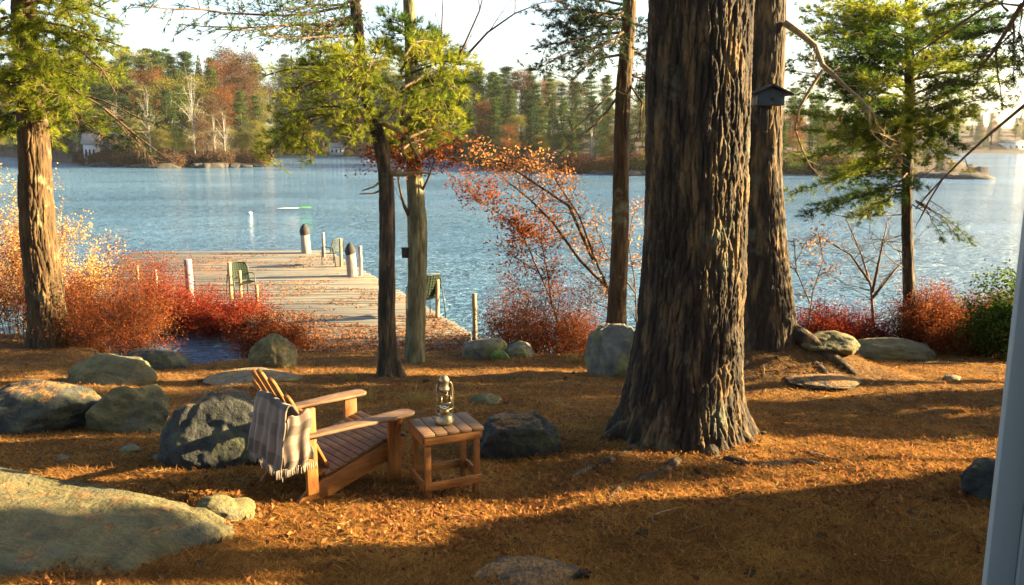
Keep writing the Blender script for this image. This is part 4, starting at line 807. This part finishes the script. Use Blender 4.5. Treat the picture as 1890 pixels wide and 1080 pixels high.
# ---------------------------------------------------------------- wooden lounge chair
pf = gp(549, 936); PHI = R(42); chair = empty('garden_chair', (0, 0, 0), PHI)
LAT = np.array([-math.sin(PHI), math.cos(PHI)])
org = pf[:2]+LAT*.31                                                # near rail sits at local y=-.31
zc = h1(org[0]+.3*math.cos(PHI), org[1]+.3*math.sin(PHI)); chair.location = (org[0], org[1], zc); tag(chair, 'slatted wooden Adirondack lounge chair facing the lake', 'chair')
def plank(fr, poly, th, name, mat, bev=.004): b = MB(); b.extrude(poly, fr, th); return b.build(name, M[mat], chair, bevel=bev)
for s in (-1, 1):
    Y0 = s*.285; fr = lambda u, v, w, Y0=Y0: (u, Y0+w, v)
    plank(fr, [(0, .0), (.10, -.005), (.25, .03), (.90, .205), (.95, .225), (.93, .315), (.86, .335), (.72, .31), (.2, .165), (.08, .115), (.02, .06), (-.01, .02)], .028, 'side_rail', 'cedar')
    Y1 = s*.318; fr = lambda u, v, w, Y1=Y1: (u, Y1+w, v)
    plank(fr, [(.75, -.03), (.86, -.03), (.87, .2), (.87, .52), (.76, .52)], .032, 'front_leg', 'cedar_v')
    plank(fr, [(.075, .10), (.16, .10), (.16, .73), (.075, .73)], .032, 'rear_post', 'cedar_v')
    Y2 = s*.345; fr = lambda u, v, w, Y2=Y2, s=s: (u, Y2+v*s, .535+w-.02*(u-.5))
    plank(fr, [(-.02, -.055), (.55, -.065), (.75, -.08), (.93, -.075), (.965, -.04), (.97, .03), (.93, .07), (.75, .075), (.45, .045), (-.02, .03)], .024, 'armrest', 'cedar_old', .006)
    plank(lambda u, v, w, Y3=s*.345: (.83+w, Y3+u*s, v), [(-.01, .518), (.06, .518), (.0, .38), (-.01, .38)], .03, 'arm_bracket', 'cedar')
b = MB()
for k in range(12):
    u = .26+k*.0555; z = .182+(u-.2)*.262+.016; Rm = [[math.cos(.256), 0, -math.sin(.256)], [0, 1, 0], [math.sin(.256), 0, math.cos(.256)]]
    b.box((u, rnd.uniform(-.004, .004), z), (.051, .60, .018), Rm)
b.box((.925, 0, .315), (.018, .6, .055)); b.build('seat', M['cedar_old'], chair, bevel=.003)
b = MB(); tl_ = R(27); c0 = np.array([.31, 0, .20]); upd = np.array([-math.sin(tl_), 0, math.cos(tl_)]); nrm = np.array([math.cos(tl_), 0, math.sin(tl_)])
for k in range(5):
    q = k-2; off_ = q*.106; fan = q*.040; L = .88-.040*q*q; w0 = .044; poly = [(-w0, 0), (w0, 0), (w0*1.12, L-.05), (w0*.85, L-.015), (w0*.3, L), (-w0*.3, L), (-w0*.85, L-.015), (-w0*1.12, L-.05)]
    b.extrude(poly, lambda u, v, w, off_=off_, fan=fan: c0+upd*v+np.array([0, off_*.92+u+fan*v, 0])+nrm*w, .02)
b.build('backrest', M['cedar'], chair, bevel=.003)
b = MB(); b.box((.115, 0, .66), (.03, .60, .07)); b.build('back_rail', M['cedar'], chair, bevel=.004)
b = MB(); b.box((.235, 0, .21), (.07, .54, .03)); b.build('cross_bar', M['cedar'], chair, bevel=.004)
b = MB(); b.box((.885, 0, .26), (.022, .54, .10)); b.build('front_apron', M['cedar'], chair, bevel=.004)

# plaid blanket over the near half of the backrest
Mc = np.array(Matrix.Translation(chair.location) @ Matrix.Rotation(PHI, 4, 'Z'))
def cw(p): return (Mc @ np.array([*p, 1.]))[:3]
def blanket():
    root = empty('blanket', cw((.0, -.1, .0))); tag(root, 'grey and brown plaid blanket with fringe draped over the chair back', 'blanket')
    nu, nv = 44, 60; V = []; UV = []
    for j in range(nv+1):
        v = j/nv
        for i in range(nu+1):
            u = i/nu; yl = -.375+u*.475                                       # along the chair's width, near side first
            fold = .014*math.sin(u*17+v*2)+.010*math.sin(u*31-v*4)
            hk = .775+.0*u                                                   # hangs over the rail behind the slats
            if v < .28: t_ = v/.28; p = np.array([.0-.02+.10*(1-t_), yl, hk-.14*(1-t_)])
            elif v < .36: t_ = (v-.28)/.08*math.pi; p = np.array([-.045+.025*math.cos(t_), yl, hk+.028*math.sin(t_)])
            else:
                t_ = (v-.36)/.64; p = np.array([-.07-.03*t_**.5-fold*(.25+.55*t_)-.04*t_, yl+(u-.5)*.05*t_*1.3, hk-.40*t_])
            p = p+np.array([0, .006*math.sin(v*20+u*5), -.012*math.sin(u*math.pi*2.2)]); V.append(cw(p)); UV.append((u, v*1.5))
    b = MB(); w_ = nu+1; b.add(V, [[j*w_+i, j*w_+i+1, (j+1)*w_+i+1, (j+1)*w_+i] for j in range(nv) for i in range(nu)]); o = b.build('cloth', M['plaid'], root, True)
    uvl = o.data.uv_layers.new(name='UVMap'); idx = np.zeros(len(o.data.loops), np.int32); o.data.loops.foreach_get('vertex_index', idx); uvl.data.foreach_set('uv', np.array(UV)[idx].astype(np.float32).ravel())
    m = o.modifiers.new('thick', 'SOLIDIFY'); m.thickness = .012; m.offset = 0
    # gathered side that hangs over the near rear post
    V = []; UV = []; nu2 = 40
    for j in range(nv+1):
        v = j/nv
        for i in range(nu2+1):
            u = i/nu2; xx = -.085+.17*u; z = .745-.36*v-.04*(1-u)**2
            yl = -.385-.020*v+.016*math.sin(u*13+v*2.5+.8*math.sin(v*5+u*3))*(.35+.5*v)
            z += .015*math.sin(u*9); xx += -.06*v*(1-u)+.012*math.sin(v*9)
            V.append(cw((xx, yl, z))); UV.append((u*1.6+.2, v*1.5))
    b = MB(); w_ = nu2+1; b.add(V, [[j*w_+i, j*w_+i+1, (j+1)*w_+i+1, (j+1)*w_+i] for j in range(nv) for i in range(nu2)]); o = b.build('side_fold', M['plaid'], root, True)
    uvl = o.data.uv_layers.new(name='UVMap'); idx = np.zeros(len(o.data.loops), np.int32); o.data.loops.foreach_get('vertex_index', idx); uvl.data.foreach_set('uv', np.array(UV)[idx].astype(np.float32).ravel())
    m = o.modifiers.new('thick', 'SOLIDIFY'); m.thickness = .012; m.offset = 0
    b = MB()
    for k in range(60):
        u = k/59; yl = -.39+u*.51; p = np.array([-.135, yl, .37+.012*rnd.uniform(-1, 1)-.012*math.sin(u*math.pi*2.2)]); q = p+[rnd.uniform(-.01, .0), rnd.uniform(-.012, .012), -.06-.02*rnd.random()]
        b.tube([cw(p), cw((p+q)/2+[.003, 0, 0]), cw(q)], [.0035, .0045, .003], 4)
    for k in range(30):
        u = k/29; p = np.array([-.185+.29*u*1.0, -.405+.008*math.sin(u*17), .38]); q = p+[rnd.uniform(-.01, .01), 0, -.06]
        b.tube([cw(p), cw(q)], [.0045, .003], 4)
    b.build('fringe', M['fringe'], root); rel(root)
blanket()

# ---------------------------------------------------------------- side table and lantern
pt = gp(826, 922); RT = R(24); zt = h1(pt[0], pt[1]+.1); H = .53
ptc = np.array([at(822, 786, 5.78)[0], 5.78]); zt = h1(*ptc); table = empty('side_table', (ptc[0], ptc[1], zt), RT); tag(table, 'small square slatted wooden table beside the lounge chair', 'table')
TW, TDp = .47, .38
b = MB()
for k in range(5): b.box((-TW/2+TW*(k+.5)/5, 0, H-.012), (TW/5-.006, TDp, .024))
b.build('tabletop', M['cedar_old'], table, bevel=.003)
for sx in (-1, 1):
    for sy in (-1, 1):
        b = MB(); b.box((sx*(TW/2-.045), sy*(TDp/2-.045), (H-.024)/2-.01), (.045, .03, H-.03)); b.build('leg', M['cedar_v'], table, bevel=.003)
for z0, nm in ((H-.058, 'apron'), (.125, 'stretcher')):
    for sy in (-1, 1):
        b = MB(); b.box((0, sy*(TDp/2-.02), z0), (TW-.03, .02, .062)); b.build(nm, M['cedar'], table, bevel=.003)
    for sx in (-1, 1):
        b = MB(); b.box((sx*(TW/2-.013), 0, z0), (.02, TDp-.062, .06)); b.build(nm, M['cedar'], table, bevel=.003)
zl = zt+H+.001; pl = (ptc[0]+(.0), ptc[1]+.0); lan = empty('lantern', (at(821, 786, ptc[1])[0], ptc[1], zl), .5); lan.scale = (1.06, 1.06, 1.12); tag(lan, 'old metal kerosene lantern standing on the little wooden table', 'lantern')
b = MB(); b.lathe([(0, 0), (.064, 0), (.068, .01), (.066, .025), (.056, .045), (.05, .06), (.03, .066), (0, .068)], (0, 0, 0), 28); b.build('fuel_tank', M['steel'], lan, True)
b = MB(); b.lathe([(0, .066), (.03, .066), (.034, .08), (.03, .095), (.018, .105), (0, .106)], (0, 0, 0), 20); b.build('burner', M['brass'], lan, True)
b = MB(); b.lathe([(.026, .1), (.040, .125), (.046, .155), (.042, .19), (.032, .215), (.028, .225)], (0, 0, 0), 28); o = b.build('globe', M['glass'], lan, True); m = o.modifiers.new('t', 'SOLIDIFY'); m.thickness = .002
b = MB(); b.lathe([(.030, .224), (.037, .228), (.037, .24), (.030, .25), (.030, .285), (.036, .29), (.036, .30), (.024, .32), (.01, .33), (0, .332)], (0, 0, 0), 24); b.build('chimney', M['steel'], lan, True)
for s in (-1, 1):
    b = MB(); b.tube([(s*.045, 0, .05), (s*.062, 0, .07), (s*.066, 0, .10), (s*.058, 0, .17), (s*.056, 0, .25), (s*.05, 0, .272), (s*.03, 0, .278)], .0065, 8); b.build('side_tube', M['steel'], lan, True)
b = MB()
for a in range(4): b.tube([(.05*math.cos(a*1.57+.78), .05*math.sin(a*1.57+.78), .12), (.053*math.cos(a*1.57+.78), .053*math.sin(a*1.57+.78), .155), (.046*math.cos(a*1.57+.78), .046*math.sin(a*1.57+.78), .2)], .0016, 5)
b.tube([(.051*math.cos(a), .051*math.sin(a), .15) for a in np.linspace(0, 6.283, 24)], .0016, 5, False); b.tube([(.058*math.cos(a), .058*math.sin(a), .108) for a in np.linspace(0, 6.283, 24)], .003, 5, False); b.build('guard_wire', M['steel'], lan, True)
b = MB(); b.tube([(s, .012, z) for s, z in [(-.056, .262), (-.07, .25), (-.078, .20), (-.07, .15), (-.062, .12)]]+[], .0022, 5); b.tube([(s, .012, z) for s, z in [(.056, .262), (.07, .25), (.078, .20), (.07, .15), (.062, .12)]], .0022, 5); b.build('bail_handle', M['steel'], lan, True)

# ---------------------------------------------------------------- pale corner board of the house at the right edge
house = empty('house', (1.86, 2.9, h1(2, 2.9))); tag(house, 'corner of a house with pale blue grey painted trim at the right edge', 'house')
yP = 2.9; xP = at(1858, 700, yP)[0]
b = MB(); b.box((xP+.055, yP, 2.6), (.11, .03, 6.4)); b.build('corner_board', M['white'], house, bevel=.004)
b = MB(); b.box((xP+.10+.08, yP-.012, 2.6), (.135, .03, 6.4)); b.build('corner_board', M['white'], house, bevel=.004)
b = MB()
for k in range(44): b.box((xP+2.7, yP+.05, -.4+k*.14), (5.0, .03, .15), [[1, 0, 0], [0, math.cos(.08), -math.sin(.08)], [0, math.sin(.08), math.cos(.08)]])
b.build('siding', M['white'], house)
b = MB(); b.box((xP+2.7, yP-2.6, 2.6), (4.9, 5.2, 6.3)); b.build('wall', M['white'], house)
b = MB(); b.box((xP+2.7, yP-2.6, 5.85), (5.8, 6.1, .2)); b.build('roof', M['box_dark'], house)
rel(house)

# ---------------------------------------------------------------- litter on the ground
def scatter(n, ymin=3.9, ymax=14.2, bias=1.9):
    y = ymin+(ymax-ymin)*rg.random(n)**bias; x = (rg.random(n)*2-1)*.68*y; return x, y
def zg(x, y): return hgt(x, y)+.045*(fbm(np.stack([x*5, y*5, x*0], -1), 4)-.5)
x, y = scatter(230000); L = .055+.06*rg.random(len(x)); a = rg.random(len(x))*6.283; el = rg.normal(size=len(x))*.16+.06
d = np.stack([np.cos(a)*np.cos(el), np.sin(a)*np.cos(el), np.sin(el)], -1); p = np.stack([x, y, zg(x, y)+.006], -1); sd_ = norm(np.cross(d, [0, 0, 1.]))*(.0016+.00035*y)[:, None]
v = np.stack([p-sd_, p+sd_, p+d*L[:, None]+[0, 0, .004]], 1).reshape(-1, 3); b = MB(); b.add(v, None, np.arange(len(v)).reshape(-1, 3))
tag(b.build('pine_needles', M['needle']), 'loose fallen pine needles all over the bank', 'needles', None, 'stuff')
x, y = scatter(42000, bias=1.5); cl = fbm(np.stack([x*1.6, y*1.6, x*0+4], -1), 3); band = np.exp(-((y-(5.5+.22*x))/.75)**2)+.6*np.exp(-((y-6.6)/.6)**2)*(x > 1)
keep = rg.random(len(x)) < np.clip(.10+1.1*band*(cl > .42)+.25*(cl > .6), 0, 1); x, y = x[keep], y[keep]
b = MB(); P = np.stack([x, y, zg(x, y)+.012+.02*rg.random(len(x))], -1); b.leaves(P, .018+.036*rg.random(len(x))**2, .010+.014*rg.random(len(x)), flat=.15)
tag(b.build('leaf_litter', M['litter']), 'dry curled brown leaves scattered on the needles', 'leaves', None, 'stuff')
x, y = scatter(5000, bias=1.4); cl = fbm(np.stack([x*1.1, y*1.1, x*0+8], -1), 3); keep = (cl > .52); x, y = x[keep], y[keep]
b = MB(); P = np.stack([x, y, zg(x, y)], -1); b.tufts(P, norm(np.stack([.3*rg.normal(size=len(x)), .3*rg.normal(size=len(x)), np.ones(len(x))], -1)), .045, 5, .55, .004)
tag(b.build('grass', M['grass']), 'short dry grass blades poking through the needles', 'grass', None, 'stuff')
x, y = scatter(900, bias=1.4); b = MB()
for xx, yy in zip(x, y):
    a_ = rnd.uniform(0, 6.3); l = rnd.uniform(.05, .22); P = curve((xx, yy, 0), (xx+l*math.cos(a_), yy+l*math.sin(a_), 0), 4, 0, .08); P[:, 2] = zg(P[:, 0], P[:, 1])+.010; b.tube(P, rnd.uniform(.0015, .004), 4, False)
tag(b.build('twigs', M['limb_pale']), 'small broken twigs strewn over the needles', 'twigs', None, 'stuff')
cm = MB(); cm.tube([(0, 0, 0), (.012, 0, .001), (.035, 0, 0), (.06, 0, -.001), (.075, 0, 0)], [.006, .017, .019, .013, .003], 8)
for k in range(40): a_ = k*2.4; u_ = k/40; cm.leaves(np.array([[.008+.06*u_, .019*math.cos(a_)*(1-.4*u_), .019*math.sin(a_)*(1-.4*u_)]]), .016, .014)
cmesh = cm.mesh('pine_cone'); cmesh.materials.append(M['bark_warm']); x, y = scatter(46, bias=1.2)
for xx, yy in zip(x, y):
    o = bpy.data.objects.new('pine_cone', cmesh); C.objects.link(o); o.location = (xx, yy, float(zg(np.array([xx]), np.array([yy]))[0])+.02); o.rotation_euler = (0, rnd.uniform(-.4, .4), rnd.uniform(0, 6.3)); sc_ = rnd.uniform(.8, 1.5); o.scale = (sc_,)*3
    tag(o, 'brown pine cone lying on the needles', 'pine cone', 'pine cones on the needles')
# sticks
for i, (a, b_, c, d_, r_, l) in enumerate([(1690, 672, 1862, 676, .014, 'long pale fallen branch along the foot of the red bushes at the right'), (1490, 838, 1570, 856, .012, 'crooked stick in the sunlit needles at the right'), (1205, 955, 1270, 938, .008, 'thin twig on the shaded ground below the thickest trunk'), (700, 756, 790, 762, .009, 'thin twig in the grass behind the lounge chair')]):
    p0, p1 = gp(a, b_), gp(c, d_); root = empty('fallen_branch', p0); tag(root, l, 'branch'); b = MB(); P = curve(p0+[0, 0, r_], p1+[0, 0, r_], 9, .01, .03); P[:, 2] = hgt(P[:, 0], P[:, 1])+r_*1.2; b.tube(P, np.linspace(r_, r_*.3, 9), 6); o = b.build('stick', M['limb_pale'], root, True); rel(root)
x, y = scatter(9000, bias=1.3); cl = fbm(np.stack([x*1.3, y*1.3, x*0+14], -1), 3); keep = rg.random(len(x)) < np.clip(.04+.9*np.exp(-((y-(5.25+.2*x))/.45)**2)*(cl > .46)+.12*(cl > .62), 0, 1); x, y = x[keep], y[keep]
b = MB(); P = np.stack([x, y, zg(x, y)+.018+.03*rg.random(len(x))], -1); b.leaves(P, .035+.035*rg.random(len(x)), .018+.014*rg.random(len(x)), flat=.0)
tag(b.build('fallen_leaves', M['litter']), 'curled dry leaves heaped in a loose drift in front of the chair', 'leaves', None, 'stuff')
# dry weed clumps behind the chair
for i, (a, b_, s, l) in enumerate([(680, 742, .24, 'dry weed clump just above the far arm of the lounge chair'), (765, 745, .2, 'yellowish weed clump left of the lantern'), (1060, 668, .22, 'pale dead weed stem in front of the tall grey boulder'), (640, 700, .15, 'sprig of dead grass left of the crooked pine')]):
    p = gp(a, b_); root = empty('weed', p); tag(root, l, 'weed'); b = MB(); n = 26; P = p+rg.normal(size=(n, 3))*[.08, .05, 0]; b.tufts(P, norm(np.array([[0, 0, 1.]])+rg.normal(size=(n, 3))*.25), s, 4, .3, .005); b.build('blade', M['grass'], root)
    w = MB(); twiggy(w, None, p, p+np.array([.03, 0, s*1.3]), .005, 2, 4); w.build('stem', M['limb_pale'], root); rel(root)

# ---------------------------------------------------------------- unseen trees added outside the right edge, crowns placed to shade the bank
def shade_tree(x, y, z0, z1, rx, ry, label, n=9000, r=.14, g=None):
    zg_ = h1(x, y); root = empty('pine_tree', (x, y, zg_)); tag(root, label, 'tree'); b = MB()
    b.tube([(x, y, zg_-.3), (x, y, zg_+.3), (x, y, z1)], [r*1.35, r, r*.3], 12); b.build('trunk', M['bark_dark'], root, True); wb, nb = MB(), MB(); P = []
    for k in range(40):
        zz = rnd.uniform(z0, z1); a = rnd.uniform(0, 6.3); c = np.array([x+rx*.8*math.cos(a)*rnd.random(), y+ry*.8*math.sin(a)*rnd.random(), zz]); wb.tube(curve((x, y, zz-.15), c, 4, .03, .03), np.linspace(.03, .01, 4), 4)
        P.append(c+rg.normal(size=(n//40, 3))*[rx*.3, ry*.3, .16])
    nb.leaves(np.concatenate(P), .16, .07, flat=.5); wb.build('limb', M['bark_thin'], root); nb.build('crown', M['f_pine'], root); rel(root)
shade_tree(9.2, 8.22, 1.2, 3.6, .8, .34, 'low bushy pine added out of view at the right to shade the bank', 12000)
shade_tree(9.2, 8.85, 3.3, 5.8, .8, .27, 'slender pine added out of view for shade, just behind the low bushy one', 12000)
shade_tree(9.8, 9.6, 1.3, 5.6, .9, .50, 'dense young pine added out of view for shade, between two others', 24000)
shade_tree(11.0, 10.9, 4.1, 7.8, .9, .72, 'slim pine added out of view for shade, its skirt above head height', 16000)
shade_tree(11.5, 13.9, 3.8, 7.0, 1.0, .70, 'pine added out of view for shade, close to the waterline', 12000)
shade_tree(8., 5.42, 5.15, 6.4, .9, .30, 'tall slim pine added out of view to shade the huge boulder, above the hedge', 10000)
shade_tree(10., 7.1, 4.85, 5.2, 1.0, .40, 'flat topped young pine added out of view for shade, beside the hedge', 9000, .08)
# hedge added out of view, its top shaped to set the shade edge
sx, sy = 6.9, 4.; z = h1(sx, sy); blocker = empty('shade_hedge', (sx, sy, z)); tag(blocker, 'tall dense evergreen hedge added outside the right edge to cut off sun', 'shade_hedge'); pr = []
for x0, y0, z0 in [(4.04, 6.49, 1.58), (2.43, 5.87, 1.66), (.99, 5.49, 1.67), (-.17, 5.24, 1.69), (-1.1, 4.72, 1.76), (-1.56, 4.37, 1.8), (-1.9, 4.07, 1.85)]: pr.append((y0+(6.4-x0)*sd[1]/sd[0], z0+(6.4-x0)*sd[2]/sd[0]))
pr.append((2.2, pr[-1][1]+.2)); pr = pr[::-1]; n = 90000; yv = 2.2+(pr[-1][0]+.05-2.2)*rg.random(n); zt_ = np.interp(yv, [p[0] for p in pr], [p[1] for p in pr]); xv = 6.4+1.1*rg.random(n)
zt_ = zt_-.16+.30*(fbm(np.stack([xv*2, yv*2.6, xv*0], -1), 4)-.5); zv = 1.3+(zt_-1.3)*rg.random(n)**.8
b = MB(); b.leaves(np.stack([xv, yv, zv], -1), .11, .055, flat=.2); b.build('foliage', M['f_pine'], blocker); b = MB()
for k in range(14): yy = 2.4+k*.3; b.tube(curve((6.9, yy, 1.3), (6.9, yy, float(np.interp(yy, [p[0] for p in pr], [p[1] for p in pr]))-.3), 5, 0, .02), .03, 5)
b.build('stem', M['bark_thin'], blocker); rel(blocker)
# unseen tall pines added behind and beside the viewpoint to shut out sky light
def shade_canopy_pine(x, y, r, h, z0, cr, seed):
    z = h1(x, y); root = empty('pine_tree', (x, y, z)); tag(root, 'tall unseen pine added behind the viewpoint to block sky light', 'tree', 'unseen pines added behind the viewpoint'); b = MB()
    b.tube([(x, y, z-.3), (x, y, z+.4), (x, y, z+h)], [r*1.3, r, r*.3], 12); b.build('trunk', M['bark_dark'], root, True)
    q = np.random.default_rng(seed); wb, nb = MB(), MB(); P = []
    for k in range(60):
        a = q.uniform(0, 6.3); zz = q.uniform(z0, h); l = cr*(1-.5*(zz-z0)/(h-z0))*q.uniform(.3, 1); c = np.array([x+l*math.cos(a), y+l*math.sin(a), z+zz])
        wb.tube(curve((x, y, z+zz-.5), c, 4, .03, .03), np.linspace(.05, .015, 4), 4); P.append(c+q.normal(size=(110, 3))*[.75, .75, .22])
    nb.leaves(np.concatenate(P), .34, .16, flat=.5); wb.build('limb', M['bark_thin'], root); nb.build('crown', M['f_pine'], root); rel(root)
for i, (x, y) in enumerate([(-3, -3), (2, -5), (-8, 0), (-7, 6), (6, 0), (-12, 5), (8, -5), (-4, -9), (3, 1.2), (-1.5, 8.6), (-3.6, 2.2), (-9, -6), (-13, 11)]):
    if (x, y) in ((-1.5, 8.6), (3, 1.2), (-3.6, 2.2), (-7, 6)): continue
    shade_canopy_pine(x, y, .28, 17, 7.5, 4.6, 40+i)

# ---------------------------------------------------------------- air
b = MB(); b.box((0, 390, 35), (2400, 860, 76.)); m, nt, N, L = newmat('haze'); v = N('ShaderNodeVolumePrincipled'); v.inputs['Color'].default_value = (.93, .95, 1, 1); v.inputs['Density'].default_value = .00009; v.inputs['Anisotropy'].default_value = .3
o = N('ShaderNodeOutputMaterial'); L(v.outputs[0], o.inputs['Volume']); hz_ = b.build('haze', m); tag(hz_, 'thin autumn haze over the lake', None, None, 'stuff')
